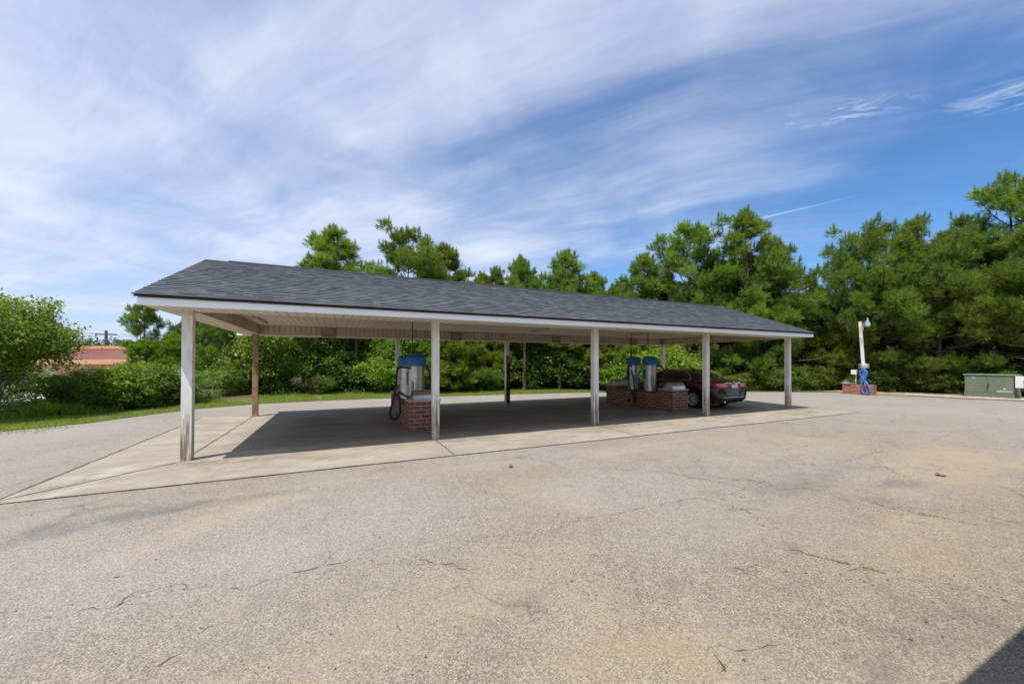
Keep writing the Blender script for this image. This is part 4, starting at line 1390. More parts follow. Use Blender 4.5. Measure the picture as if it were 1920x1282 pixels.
def pine(name, H, rng, base=.12, wid=2.2, whorls=15, shape='cone', dens=1.0, mat='pine_needles', lean=.0, blades=18, tl=.21, up=.35, taper=1.0, loc=(0, 0, 0), label='', cat='pine tree', group=None, open_=0.0):
    t = thing(name, (0, 0, 0), label, cat, group)
    wood = G()
    n = 9
    tp, tr_ = [], []
    ph = rng.uniform(0, 6.28)
    for i in range(n + 1):
        s = i / n
        tp.append((lean * H * s + .10 * math.sin(ph + s * 4) * s, .10 * math.cos(ph + s * 3.2) * s, H * s * .97))
        tr_.append(max(.012, .017 * H * (1 - s) ** .9 * taper))
    wood.tube(tp, tr_, 8)
    TP = np.array(tp)

    def trunk_at(z):
        s = min(1, z / (H * .97)) * n
        i = min(n - 1, int(s))
        return TP[i] * (1 - (s - i)) + TP[i + 1] * (s - i)
    PT, DT, TT = [], [], []
    for k in range(whorls):
        s = (k + rng.uniform(-.3, .3)) / (whorls - 1)
        s = min(1, max(0, s))
        z = H * (base + (1 - base) * s * .97)
        if shape == 'cone':
            Lk = wid * (1 - s) ** .75 * (.55 + .45 * min(1, s * 5 + .3)) + .18
        elif shape == 'round':
            Lk = wid * math.sqrt(max(0.02, 1 - (s * 1.9 - .85) ** 2 / 1.25)) * 1.0 + .12
        else:
            Lk = wid * (1 - s ** 2.2) * (.45 + .55 * min(1, s * 2.2 + .25)) + .15
        nb = int(rng.integers(4, 7))
        a0 = rng.uniform(0, 6.28)
        for b in range(nb):
            if rng.random() < open_:
                continue
            az = a0 + 6.28 * b / nb + rng.uniform(-.35, .35)
            L = Lk * rng.uniform(.6, 1.15) * (1 + .38 * noise.noise(Vector((math.cos(az) * 1.2 + ph, math.sin(az) * 1.2, z * .45))))
            el = (-.10 + .75 * s) + rng.uniform(-.15, .2)
            p = trunk_at(z)
            hor = np.array([math.cos(az), math.sin(az), 0])
            pts = []
            m = 6
            q = p.copy()
            for i in range(m + 1):
                pts.append(tuple(q))
                e = el + up * (i / m) ** 1.5 * 1.6
                st_ = np.array([hor[0] * math.cos(e), hor[1] * math.cos(e), math.sin(e)]) + rng.normal(size=3) * .10
                q = q + st_ / np.linalg.norm(st_) * L / m
            wood.tube(pts, [max(.006, .012 * L * (1 - i / (m + .5))) + .004 for i in range(m + 1)], 5, cap=False)
            Q = np.array(pts)
            # some low limbs are dead and bare; the others carry sprays of tufts
            if s < .34 and rng.random() < .34:
                for _ in range(3):
                    i = int(rng.integers(2, m))
                    wood.tube([tuple(Q[i]), tuple(Q[i] + rng.normal(size=3) * .22 * min(1.5, L))], [.010, .004], 4, cap=False)
                continue
            us = [1.0]
            if L > .55:
                us.append(rng.uniform(.66, .82))
            if L > 1.1:
                us.append(rng.uniform(.42, .62))
            if L > 2.4:
                us.append(rng.uniform(.50, .90))
            for u in us:
                i = min(m - 1, int(u * m))
                c = Q[i] + (Q[i + 1] - Q[i]) * min(1.0, u * m - i)
                if u < 1.0:
                    c = c + np.array([-hor[1], hor[0], 0]) * rng.normal() * .22 * L + np.array([0, 0, rng.uniform(0, .22)])
                    wood.tube([tuple(Q[max(0, i - 1)]), tuple(c)], [.012, .006], 4, cap=False)
                rh = (.19 + .10 * L) * rng.uniform(.65, 1.25)
                k_ = max(7, int(dens * 50 * (rh / .45) ** 1.6))
                o_ = rng.normal(size=(k_, 3))
                o_[:, 2] += .45
                o_ /= np.linalg.norm(o_, axis=1)[:, None]
                ct_ = rng.random()
                for q_ in o_:
                    PT.append(c + q_ * rh * rng.uniform(.35, 1.0) * np.array([1, 1, .72]))
                    TT.append(ct_)
                    dd = q_ * .8 + np.array([0, 0, .55]) + hor * .15
                    DT.append(dd / np.linalg.norm(dd))
                for _ in range(int(rng.integers(1, 4))):
                    q_ = np.array([rng.normal() * rh * .4, rng.normal() * rh * .4, rh * .55])
                    for e_ in range(3):
                        PT.append(c + q_ + np.array([0, 0, .11 * e_]))
                        TT.append(ct_)
                        DT.append(np.array([hor[0] * .12, hor[1] * .12, 1.0]))
    top = trunk_at(H)
    for k in range(6):
        PT.append(top + np.array([rng.normal() * .05, rng.normal() * .05, -.10 * k + .05]))
        DT.append(np.array([0, 0, 1.0]))
        TT.append(.6)
    PT, DT = np.array(PT), np.array(DT)
    V, F, tt = tufts(PT, DT, rng, blades, tl, .80, .018, np.array(TT))
    put('trunk', wood, 'pine_bark', t, smooth=True, org=(0, 0, 0))
    me = tri_mesh('crown', V, F, mat, tt)
    co = bpy.data.objects.new('crown', me)
    link(co, t)
    return t


def leaves_mesh(C, rad, per, rng, size=.09, flat=.5, name='crown', mat='broad_leaves', droop=0.0):
    """leaf sprays: quads around cluster centres C"""
    n = len(C)
    Pn = np.repeat(C, per, 0) + rng.normal(size=(n * per, 3)) * np.array([1, 1, .62]) * np.repeat(rad, per)[:, None] * .55
    nn = rng.normal(size=(n * per, 3))
    nn[:, 2] = np.abs(nn[:, 2]) + flat
    nn /= np.linalg.norm(nn, axis=1)[:, None]
    a = np.cross(nn, rng.normal(size=nn.shape))
    a /= np.linalg.norm(a, axis=1)[:, None]
    b = np.cross(nn, a)
    s = size * rng.uniform(.6, 1.3, (len(Pn), 1))
    dz = np.array([0, 0, 1.0]) * droop
    V = np.stack([Pn - a * s, Pn + b * s * .5, Pn + a * s - dz * s, Pn - b * s * .5], 1).reshape(-1, 3)
    F = np.arange(len(V)).reshape(-1, 4)
    ct = np.repeat(rng.uniform(0, 1, n), per)
    tt = np.clip(ct * .65 + rng.uniform(0, .35, len(Pn)), 0, 1)
    return tri_mesh(name, V, F, mat, np.repeat(tt, 4))


def broadleaf(name, H, W_, rng, stems=1, base=.3, clusters=260, per=34, size=.075, mat='broad_leaves', crad=.34, bark='grey_bark', label='', cat='tree', group=None, spread=.6, trunk_r=.05, hollow=.55, sq=1.0, crown_name='crown', stem_name='trunk', wispy=0):
    t = thing(name, (0, 0, 0), label, cat, group)
    wood = G()
    cz = H * (base + 1) / 2
    hz_ = H * (1 - base) / 2
    C = []
    tries = 0
    sd = rng.uniform(0, 50)
    while len(C) < clusters and tries < clusters * 30:
        tries += 1
        v = rng.normal(size=3)
        v /= np.linalg.norm(v)
        k = 1 + .42 * noise.noise(Vector((v[0] * 1.7 + sd, v[1] * 1.7, v[2] * 1.7))) + .25 * noise.noise(Vector((v[0] * 4 + sd, v[1] * 4, v[2] * 4)))
        r = (hollow + (1 - hollow) * rng.random() ** .6) * k
        zf = v[2]
        p = np.array([v[0] * r * W_ / 2, v[1] * r * W_ / 2, cz + zf * r * hz_ * sq])
        if p[2] < .06:
            continue
        if noise.noise(Vector((p[0] * .9 + sd, p[1] * .9, p[2] * .9))) < -.22:
            continue
        C.append(p)
    for k in range(wispy):      # long shoots standing clear of the crown
        a = rng.uniform(0, 6.28)
        p0 = np.array([math.cos(a) * W_ * .3, math.sin(a) * W_ * .3, H * .82])
        d = np.array([math.cos(a) * .45, math.sin(a) * .45, .9])
        for j in range(7):
            C.append(p0 + d * j * .13 * H / 3.5 + rng.normal(size=3) * .05)
    C = np.array(C)
    for sN in range(stems):
        a = 6.28 * sN / stems + rng.uniform(-.4, .4)
        lean = spread if stems > 1 else .04
        pts = []
        m = 7
        for i in range(m + 1):
            s = i / m
            pts.append((math.cos(a) * lean * W_ * .5 * s ** 1.1 + .05 * math.sin(s * 5 + sN) * H * .3, math.sin(a) * lean * W_ * .5 * s ** 1.1 + .05 * math.cos(s * 4 + sN) * H * .3, H * .88 * s))
        wood.tube(pts, [max(.008, trunk_r * (1 - i / (m + .3))) for i in range(m + 1)], 7)
        for j in range(7):
            u = rng.uniform(.25, .9)
            i = int(u * m)
            p = np.array(pts[i])
            c = C[rng.integers(0, len(C))]
            mid = (p + c) / 2 + np.array([0, 0, -.05 * H * .3])
            wood.tube([tuple(p), tuple(mid), tuple(c)], [trunk_r * .38, trunk_r * .25, .006], 5, cap=False)
    put(stem_name, wood, bark, t, smooth=True, org=(0, 0, 0))
    me = leaves_mesh(C, crad * rng.uniform(.7, 1.3, len(C)), per, rng, size, .45, crown_name, mat)
    co = bpy.data.objects.new(crown_name, me)
    link(co, t)
    return t


rg_ = lambda k: np.random.default_rng(k)
PROTO = {}
PROTO['tall'] = pine('pine_tree', 10, rg_(1), base=.14, wid=2.6, whorls=14, shape='oval')
PROTO['open'] = pine('pine_tree', 10, rg_(2), base=.26, wid=2.8, whorls=12, shape='oval', open_=.22)
PROTO['round'] = pine('pine_tree', 10, rg_(3), base=.12, wid=3.0, whorls=14, shape='round')
PROTO['cone'] = pine('pine_tree', 10, rg_(4), base=.10, wid=3.4, whorls=16, shape='cone')
PROTO['wide'] = pine('pine_tree', 9, rg_(5), base=.06, wid=3.7, whorls=13, shape='round', up=.22)
PROTO['dark'] = pine('pine_tree', 9, rg_(6), base=.04, wid=2.7, whorls=15, shape='oval', mat='pine_needles_dark')
PROTO['young'] = pine('pine_tree', 4, rg_(8), base=.03, wid=1.5, whorls=14, shape='oval', dens=1.5, mat='pine_needles_young', tl=.16)
PROTO['slim'] = pine('pine_tree', 9, rg_(9), base=.38, wid=2.0, whorls=12, shape='oval')
PROTO['gum'] = broadleaf('broadleaf_tree', 5, 4.2, rg_(21), base=.04, clusters=520, per=36, size=.085, crad=.42, trunk_r=.07)
PROTO['spread'] = broadleaf('broadleaf_tree', 4, 5.4, rg_(22), stems=6, base=.32, clusters=800, per=32, size=.07, crad=.40, spread=.8, trunk_r=.05, hollow=.5, wispy=12)
PROTO['shrub'] = broadleaf('shrub', 2, 2.4, rg_(23), stems=4, base=.02, clusters=230, per=34, size=.055, crad=.26, mat='broad_leaves', trunk_r=.02, cat='shrub', crown_name='foliage', stem_name='stem')
PROTO['dshrub'] = broadleaf('shrub', 2, 2.6, rg_(24), stems=4, base=.0, clusters=230, per=34, size=.055, crad=.28, mat='shrub_leaves', trunk_r=.02, cat='shrub', crown_name='foliage', stem_name='stem')
PROTO['bright'] = broadleaf('shrub', 2, 2.4, rg_(25), stems=4, base=.0, clusters=210, per=34, size=.062, crad=.27, mat='bright_leaves', trunk_r=.02, cat='shrub', crown_name='foliage', stem_name='stem')
NAT = dict(tall=10, open=10, round=10, cone=10, wide=9, dark=9, young=4, slim=9, gum=5, spread=4, shrub=2, dshrub=2, bright=2)
USED = set()


def plant(kind, x, y, h, label, group=None, rz=None, wf=1.0):
    s = h / NAT[kind]
    rz = random.uniform(0, 6.28) if rz is None else rz
    src = PROTO[kind]
    if kind not in USED:
        USED.add(kind)
        src.location = (x, y, 0.0)
        src.rotation_euler = (0, 0, rz)
        src.scale = (s * wf, s * wf, s)
        src['label'] = label
        if group:
            src['group'] = group
        return src
    r = copy_tree(src, (x, y, 0.0), label, rz, (s * wf, s * wf, s))
    if group:
        r['group'] = group
    elif 'group' in r:
        del r['group']
    return r


PG = 'pines of the wood around the lot'
for kind, x, y, h, wf, lab in [
    ('tall', -0.40, 25.5, 9.8, 1.45, 'tall pine rising alone above the left part of the roof ridge'),
    ('round', 3.9, 24.5, 9.2, 1.05, 'rounded pine above the roof, left of a pair of touching crowns'),
    ('tall', 6.5, 24.6, 9.4, 1.3, 'pine with a thin top above the roof, right of a pair of touching crowns'),
    ('cone', 9.3, 25.4, 7.9, 1.0, 'low pine tip barely showing over the middle of the roof'),
    ('cone', 10.9, 22.5, 8.5, .85, 'narrow pointed pine over the middle of the roof'),
    ('tall', 13.18, 20.6, 8.8, 1.35, 'loose pine over the roof, right of the narrow pointed pine'),
    ('tall', 15.6, 20.6, 7.6, 1.2, 'shorter pine sloping down to the gap over the roof'),
    ('tall', 18.4, 19.1, 8.8, 1.3, 'airy pine at the right of the gap over the roof'),
    ('round', 21.3, 17.8, 9.9, 1.1, 'dense round topped pine behind the right end of the ridge'),
    ('cone', 23.8, 15.6, 11.2, 1.1, 'tallest pointed pine behind the right end of the roof'),
    ('tall', 26.6, 15.4, 9.8, .95, 'pine at the right shoulder of the tallest pointed pine'),
    ('tall', 29.9, 16.2, 6.6, 1.0, 'lower pine at the edge of the sky gap left of the lamp post'),
    ('wide', 28.1, 11.8, 7.7, .62, 'broad pine behind the white lamp post'),
    ('wide', 29.4, 10.9, 8.9, .95, 'big spreading pine just right of the lamp post'),
    ('wide', 29.8, 8.9, 7.7, .95, 'wide pine with dark limbs behind the green cabinet'),
    ('open', 33.0, 9.0, 9.9, 1.0, 'tall open pine with bare limbs against the blue sky'),
    ('open', 33.9, 7.4, 11.9, 1.1, 'tallest pine at the far right with candle like tips'),
    ('tall', 33.6, 5.2, 11.0, 1.3, 'pine cut off by the right edge of the photo'),
    ('wide', 31.0, 6.0, 6.4, .9, 'low spreading pine at the right edge behind the cabinet'),
    ('slim', -11.24, 31.6, 5.4, 1.15, 'small thin pine standing against the sky left of the canopy'),
    ('dark', -9.6, 33.0, 4.9, 1.0, 'dark young pine beside the small thin pine'),
    ('dark', -8.0, 29.6, 5.0, 1.1, 'dark pine showing between the left front post and the rear timber post'),
    ('dark', -6.3, 29.5, 5.4, 1.1, 'dark pine just left of the timber rear post'),
    ('wide', -5.6, 25.0, 4.6, .9, 'pale green layered pine left of the timber rear post'),
    ('young', -7.2, 20.4, 2.4, 1.05, 'yellow green pine sapling among the left shrubs'),
    ('young', -6.6, 21.2, 2.7, 1.0, 'yellow green pine sapling next to the left front post'),
    ('young', 5.9, 20.9, 3.9, 1.3, 'bushy bright pine seen past the second front post'),
    ('young', 8.6, 21.6, 3.3, 1.1, 'young pine left of the board wrapped rear post'),
    ('slim', 10.1, 20.2, 7.6, .9, 'slender pine trunk standing right of the board wrapped rear post'),
    ('slim', 12.2, 19.6, 7.2, .9, 'second slender pine trunk right of the board wrapped rear post'),
    ('slim', 9.2, 22.6, 7.6, .9, 'thin pine trunk set back behind the slender ones'),
    ('slim', 2.2, 23.6, 7.0, .9, 'thin dark trunk seen left of the left vacuum island'),
    ('slim', 0.9, 23.0, 6.6, .9, 'thin bare trunk behind the first bay of the canopy'),
    ('young', 14.6, 17.8, 3.4, 1.25, 'bright young pine behind the third front post'),
    ('young', 16.0, 18.3, 3.8, 1.2, 'bright young pine left of the right vacuum island'),
    ('wide', 23.2, 14.6, 4.6, .95, 'low layered pine between the last front post and the lamp post'),
    ('wide', 20.8, 15.9, 4.8, .9, 'layered pine behind the maroon car'),
    ('young', 27.2, 12.6, 3.2, 1.3, 'yellow green pine at the left foot of the lamp post'),
]:
    plant(kind, x, y, h, lab, PG, wf=wf)

FILL = [(20.0, 18.6, 7.6), (22.4, 17.2, 8.4), (25.2, 16.4, 8.8), (28.4, 15.8, 6.3), (17.2, 20.6, 6.8), (31.6, 11.6, 5.8), (33.2, 10.6, 7.4), (35.0, 8.6, 8.8), (-3.6, 27.5, 6.2), (-1.8, 28.6, 6.4), (1.4, 27.4, 6.6), (3.0, 28.5, 6.8), (5.2, 27.2, 7.2), (7.8, 27.0, 7.4), (11.2, 25.4, 7.2), (13.6, 24.2, 7.2), (16.4, 22.6, 7.0), (18.6, 21.6, 7.4), (20.4, 20.2, 7.6),
        (23.4, 18.4, 8.0), (25.6, 17.2, 8.2), (28.6, 17.4, 5.8), (29.0, 14.0, 5.4), (31.6, 13.2, 6.0), (33.4, 12.2, 7.6), (35.2, 10.4, 8.6), (36.6, 8.4, 9.0), (37.0, 5.8, 9.2), (36.2, 3.0, 9.6),
        (-2.4, 31.5, 6.4), (2.6, 32.0, 7.0), (8.0, 31.2, 7.4), (13.2, 28.6, 7.4), (18.0, 26.0, 7.6), (22.6, 23.4, 7.8), (27.4, 20.8, 6.2), (32.4, 17.6, 6.2), (36.6, 13.4, 8.6), (-5.6, 34.5, 5.6), (-9.2, 37.5, 5.4)]
for i, (x, y, h) in enumerate(FILL):
    plant(('dark', 'tall', 'dark', 'open')[i % 4], x, y, h, 'pine deep in the wood, mostly hidden by the trees before it', 'pines deep in the wood', wf=1.15)

for kind, x, y, h, wf, lab in [
    ('gum', -2.5, 23.4, 4.9, 1.0, 'leafy round tree seen between the timber rear post and the first sign board'),
    ('gum', -4.4, 27.0, 4.6, .9, 'leafy tree behind the timber rear post'),
    ('gum', 0.3, 25.2, 4.4, .9, 'dark leafy tree behind the first bay, right of the round one'),
    ('gum', 3.2, 22.9, 3.8, .95, 'leafy tree behind the left vacuum machines'),
    ('gum', 18.0, 17.6, 4.4, .9, 'leafy tree behind the right vacuum machines'),
    ('gum', 22.6, 16.2, 3.9, 1.0, 'leafy tree right of the last front post'),
    ('gum', 27.6, 14.4, 4.2, .9, 'leafy dark tree in the sky gap left of the lamp post'),
    ('spread', -9.1, 15.9, 3.45, .78, 'many stemmed leafy tree at the left edge of the photo'),
    ('spread', -12.0, 19.0, 3.7, .9, 'leafy tree partly outside the left edge behind the many stemmed one'),
]:
    plant(kind, x, y, h, lab, 'leafy trees around the lot', wf=wf)

SG = 'shrubs along the edge of the wood'
for kind, x, y, h, wf, lab in [
    ('shrub', -8.5, 17.9, 1.25, 1.2, 'large green shrub right of the many stemmed tree'),
    ('shrub', -7.6, 17.3, 1.45, 1.1, 'green shrub below the red roof'),
    ('dshrub', -7.9, 18.9, 1.35, 1.3, 'dark shrub under the red roof, behind the green one'),
    ('bright', -6.85, 17.6, 1.55, 1.0, 'yellow green shrub in the middle of the left hedge row'),
    ('dshrub', -6.45, 18.4, 1.6, 1.1, 'low dark shrub left of the left front post'),
    ('dshrub', -6.0, 19.6, 1.5, 1.2, 'low dark shrub directly behind the left front post'),
    ('shrub', -5.2, 22.6, 1.3, 1.0, 'small leafy shrub on the verge left of the timber rear post'),
    ('bright', 2.1, 22.2, 2.0, 1.2, 'light green bush behind the left vacuum hose'),
    ('bright', 6.9, 20.7, 1.5, .9, 'lit yellow green bush between the second front post and the board wrapped rear post'),
    ('shrub', 5.0, 21.0, 1.9, 1.1, 'leafy bush just right of the second front post'),
    ('shrub', 8.0, 20.4, 1.2, 1.1, 'low leafy bush left of the board wrapped rear post'),
    ('dshrub', 11.0, 20.6, 1.2, 1.1, 'low dark bush at the foot of the slender pine trunks'),
    ('dshrub', 13.6, 19.6, 1.5, 1.1, 'dark bush right of the slender pine trunks'),
    ('bright', 16.7, 15.9, 2.5, 1.35, 'large bright green bush behind the roof of the maroon car'),
    ('bright', 14.8, 17.0, 1.9, 1.2, 'yellow green bush left of the right brick island'),
    ('bright', 19.4, 14.9, 1.1, 1.1, 'low yellow green bush just past the tail of the maroon car'),
    ('bright', 20.6, 14.4, 0.9, 1.2, 'low pale bush between the car and the last front post'),
    ('dshrub', 21.9, 14.0, 1.2, 1.2, 'dark low bush right of the last front post'),
    ('dshrub', 23.6, 13.2, 1.4, 1.2, 'dark bush left of the air machine'),
    ('dshrub', 25.2, 12.9, 1.5, 1.1, 'dark bush behind the orange brick base'),
    ('dshrub', 28.2, 10.2, 1.4, 1.2, 'dark bush right of the orange brick base'),
    ('shrub', 28.9, 9.3, 1.0, 1.1, 'low shrub with pale leaves between brick base and green cabinet'),
    ('dshrub', 29.2, 8.2, 1.2, 1.2, 'dark bush at the left side of the green cabinet'),
    ('dshrub', 29.9, 6.6, 1.3, 1.2, 'dark bush behind the green cabinet'),
    ('shrub', 29.9, 5.0, 1.3, 1.2, 'leafy bush right of the green cabinet'),
    ('dshrub', -0.9, 21.9, 1.0, 1.2, 'low dark bush below the leafy round tree'),
    ('dshrub', -12.2, 22.0, 1.6, 1.1, 'dark shrub behind the many stemmed tree'),
]:
    plant(kind, x, y, h, lab, SG, wf=wf)

for x, y, h in [(-4.2, 24.6, 2.2), (-0.2, 23.8, 2.4), (1.6, 24.6, 2.8), (4.2, 24.0, 2.4), (6.4, 23.0, 2.6), (8.0, 22.8, 2.4), (9.8, 22.0, 2.4), (11.4, 21.6, 2.6), (12.8, 21.2, 2.6), (14.4, 20.2, 2.6), (16.2, 19.4, 2.4),
                (19.8, 17.6, 2.4), (21.6, 17.0, 2.4), (24.6, 15.2, 2.4), (30.6, 11.4, 2.2), (31.4, 9.4, 2.2), (32.0, 7.4, 2.4), (32.2, 5.2, 2.4), (32.6, 3.0, 2.4), (7.2, 25.6, 3.0), (10.6, 24.2, 3.2), (13.4, 23.2, 3.0), (34, 10, 2.6), (35, 6.4, 2.8)]:
    plant('dshrub', x, y, h, 'dark bush deep between the trunks of the wood', 'bushes deep in the wood', wf=1.25)

# undergrowth between the trunks
C = []
rr = rg_(77)
for i in range(len(ROAD_EDGE) - 1):
    a, b = Vector(ROAD_EDGE[i]), Vector(ROAD_EDGE[i + 1])
    if a.x < -9:
        continue
    t_ = (b - a).normalized()
    nv = Vector((-t_.y, t_.x))
    for k in range(int((b - a).length * 26)):
        off = 3.0 + rr.random() ** .8 * 7 if a.x < 20 else 1.0 + rr.random() * 6
        p = a.lerp(b, rr.random()) + nv * off
        hgt = .12 + .85 * max(0, noise.noise(Vector((p.x * .5, p.y * .5, 1.0))) + .35) * rr.random()
        C.append((p.x, p.y, hgt))
for k in range(420):
    y_ = rr.uniform(1, 12)
    C.append((29.2 + (8 - y_) * .22 + rr.random() * 6, y_, .1 + .7 * rr.random() ** 2))
C = np.array(C)
me = leaves_mesh(C, np.full(len(C), .34), 22, rr, .06, .5, 'undergrowth', 'shrub_leaves')
ug = bpy.data.objects.new('undergrowth', me)
COL.objects.link(ug)
tag(ug, 'tangle of low weeds and leaves under the pines', 'undergrowth', kind='stuff')

# grass: blades on the verge, ragged at the pavement
rr = rg_(5)
GP, GH = [], []
for i in range(len(ROAD_EDGE) - 1):
    a, b = Vector(ROAD_EDGE[i]), Vector(ROAD_EDGE[i + 1])
    t_ = (b - a).normalized()
    nv = Vector((-t_.y, t_.x))
    dn = 1900 if -12 < a.x < 14 else 900
    if a.x > 19:
        dn = 250
    for k in range(int((b - a).length * dn)):
        off = -.16 + rr.random() * (3.9 if a.x < 18 else 1.4) + .10 * noise.noise(Vector((a.x + k * .01, 2, 2)))
        p = a.lerp(b, rr.random()) + nv * off
        GP.append((p.x, p.y, .015))
        hh = .025 + .035 * rr.random() + (.12 * max(0, off - 2.8) * rr.random() if off > 2.8 else 0)
        if off < .05:
            hh *= .6
        GH.append(hh)
for cx_, cy_, nn_, hmax, sp_ in [(-8.0, 16.3, 420, .5, .22), (-7.6, 16.4, 250, .4, .2), (-8.9, 15.6, 200, .3, .2), (-7.0, 16.8, 120, .3, .2), (-7.1, 12.9, 200, .05, .5), (-8.3, 12.35, 260, .05, .6), (-6.6, 13.35, 150, .05, .3)]:
    for k in range(nn_):
        GP.append((cx_ + rr.normal() * sp_, cy_ + rr.normal() * sp_ * .5, .01))
        GH.append(hmax * (.4 + .6 * rr.random()))
GP, GH = np.array(GP), np.array(GH)
az = rr.uniform(0, 6.28, len(GP))
wdt = np.clip(GH * .16, .008, .02)
sx_ = np.stack([np.cos(az), np.sin(az), np.zeros(len(az))], 1) * wdt[:, None]
tip = GP + np.stack([rr.normal(size=len(az)) * .4 * GH, rr.normal(size=len(az)) * .4 * GH, GH], 1)
V = np.stack([GP - sx_, GP + sx_, tip], 1).reshape(-1, 3)
tt = np.clip(rr.uniform(0, 1, len(GP)) * .6 + .4 * np.array([noise.noise(Vector((p[0] * .6, p[1] * .6, 0))) * .5 + .5 for p in GP]), 0, 1)
gme = tri_mesh('grass', V, np.arange(len(V)).reshape(-1, 3), 'grass_blades', np.repeat(tt, 3))
go = bpy.data.objects.new('grass', gme)
COL.objects.link(go)
tag(go, 'short bright grass on the verge behind the lane', 'grass', kind='stuff')
# weeds in the slab joints
GP = []
for (x0, y0), (x1, y1), n_ in [((-2.37, 8.3), (-2.37, 13.9), 220), ((-3.7, 6.5), (-1.9, 6.47), 160), ((-2.3, 14.06), (-1.2, 14.06), 120), ((-0.5, 6.47), (4, 6.47), 120), ((24.0, 10.0), (24.2, 10.9), 160), ((3.5, 2.14), (3.9, 1.46), 110), ((5.66, 2.2), (5.88, 1.5), 130), ((5.0, 7.7), (5.6, 7.75), 60)]:
    for k in range(n_):
        s = rr.random()
        if noise.noise(Vector((s * 9 + x0, y0, 1))) < 0.0:
            continue
        GP.append((x0 + (x1 - x0) * s + rr.normal() * .012, y0 + (y1 - y0) * s + rr.normal() * .012, .005))
GP = np.array(GP)
az = rr.uniform(0, 6.28, len(GP))
GH = rr.uniform(.006, .02, len(GP))
sx_ = np.stack([np.cos(az), np.sin(az), np.zeros(len(az))], 1) * .005
tip = GP + np.stack([rr.normal(size=len(az)) * .6 * GH, rr.normal(size=len(az)) * .6 * GH, GH], 1)
V = np.stack([GP - sx_, GP + sx_, tip], 1).reshape(-1, 3)
wme = tri_mesh('weeds', V, np.arange(len(V)).reshape(-1, 3), 'grass_blades', np.repeat(rr.uniform(0, .6, len(GP)), 3))
wob_ = bpy.data.objects.new('weeds', wme)
COL.objects.link(wob_)
tag(wob_, 'tiny weeds growing in the joints and cracks of the pavement', 'weeds', kind='stuff')

# ------------------------------------------------------------------ beyond the left verge
bd = thing('storage_building', (-30, 62, 0), 'long low building with red metal roof and orange trim beyond the left shrubs', 'building')
ux, uy = Vector((17.2, -7.9, 0)).normalized(), Vector((7.9, 17.2, 0)).normalized()
O = Vector((-46, 66.5, 0))


def bq(u, v, z):
    return tuple(O + ux * u + uy * v + Vector((0, 0, z)))


def bbox(g, u0, u1, v0, v1, z0, z1):
    g.add([bq(u, v, z) for z in (z0, z1) for u, v in ((u0, v0), (u1, v0), (u1, v1), (u0, v1))], [(3, 2, 1, 0), (4, 5, 6, 7), (0, 1, 5, 4), (1, 2, 6, 5), (2, 3, 7, 6), (3, 0, 4, 7)])


g = G(); bbox(g, 0, 30, 0, 14, 0, 1.9); put('wall', g, 'pale_wall', bd)
g = G()
g.add([bq(-.5, -.6, 1.85), bq(30.5, -.6, 1.85), bq(30.5, 7, 3.35), bq(-.5, 7, 3.35), bq(30.5, 14.6, 1.85), bq(-.5, 14.6, 1.85)], [(0, 1, 2, 3), (3, 2, 4, 5)])
for k in range(61):
    u = -.5 + k * .5083
    g.add([bq(u, -.6, 1.86), bq(u + .05, -.6, 1.86), bq(u + .05, 7, 3.36), bq(u, 7, 3.36), bq(u + .025, -.6, 1.92), bq(u + .025, 7, 3.42)], [(0, 4, 5, 3), (4, 1, 2, 5)])
rf = put('roof', g, 'red_metal_roof', bd)
g = G(); bbox(g, -.5, 30.5, 6.6, 7.4, 3.36, 3.75); put('ridge_trim', g, 'orange_trim', bd)
g = G(); bbox(g, -.5, 30.5, -.72, -.61, 1.45, 1.95); put('fascia', g, 'orange_trim', bd)
for k in range(8):
    g = G(); bbox(g, 1.5 + k * 3.6, 4.1 + k * 3.6, -.04, -.005, 0, 1.4)
    put('roller_door', g, 'orange_trim', bd)
pp = thing('utility_pole', (-39.4, 95.2, 0), 'distant wooden power pole with a crossarm above the red roof', 'power pole')
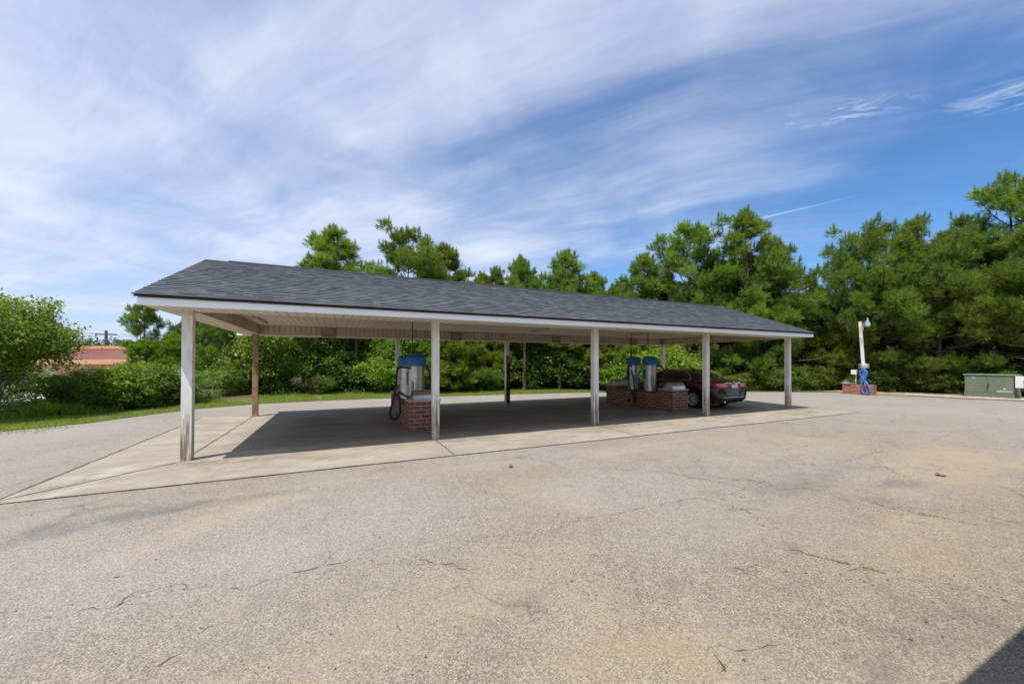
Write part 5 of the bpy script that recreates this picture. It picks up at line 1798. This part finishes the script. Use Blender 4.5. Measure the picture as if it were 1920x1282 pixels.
put('pole', G().tube([(-39.4, 95.2, 0), (-39.4, 95.2, 7.6)], [.28, .22], 8), 'grey_wood', pp)
put('crossarm', G().box(-40.9, -37.9, 95.05, 95.3, 6.75, 6.98), 'grey_wood', pp)
put('wire', G().tube([(-40.6, 95.2, 7.0), (-70, 100, 6.6), (-110, 108, 7.2)], .03, 5), 'grey_wood', pp)
bc = copy_tree(car, (-17.6, 33.6, 0.024), 'blue car in the lot beyond the many stemmed tree', R(70))
for ch in bc.children:
    if ch.data.materials and ch.data.materials[0] == MATS['car_maroon']:
        ch.data = ch.data.copy()
        ch.data.materials[0] = MATS['car_blue']
rr = rg_(31)
C, rad = [], []
for k in range(420):
    a = rr.random()
    x_, y_ = -120 + a * 130, 150 + rr.random() * 20
    h_ = 8.2 + 2.2 * noise.noise(Vector((x_ * .06, 1, 1))) + 1.5 * noise.noise(Vector((x_ * .22, 4, 1)))
    C.append((x_, y_, h_ * rr.random() ** .45)); rad.append(2.0)
me = leaves_mesh(np.array(C), np.array(rad), 46, rr, .42, .4, 'distant_woods', 'far_leaves')
fo = bpy.data.objects.new('distant_woods', me)
COL.objects.link(fo)
tag(fo, 'line of distant trees beyond the red roof', 'trees', kind='stuff')

# ------------------------------------------------------------------ the building behind, whose eave shades the near right corner
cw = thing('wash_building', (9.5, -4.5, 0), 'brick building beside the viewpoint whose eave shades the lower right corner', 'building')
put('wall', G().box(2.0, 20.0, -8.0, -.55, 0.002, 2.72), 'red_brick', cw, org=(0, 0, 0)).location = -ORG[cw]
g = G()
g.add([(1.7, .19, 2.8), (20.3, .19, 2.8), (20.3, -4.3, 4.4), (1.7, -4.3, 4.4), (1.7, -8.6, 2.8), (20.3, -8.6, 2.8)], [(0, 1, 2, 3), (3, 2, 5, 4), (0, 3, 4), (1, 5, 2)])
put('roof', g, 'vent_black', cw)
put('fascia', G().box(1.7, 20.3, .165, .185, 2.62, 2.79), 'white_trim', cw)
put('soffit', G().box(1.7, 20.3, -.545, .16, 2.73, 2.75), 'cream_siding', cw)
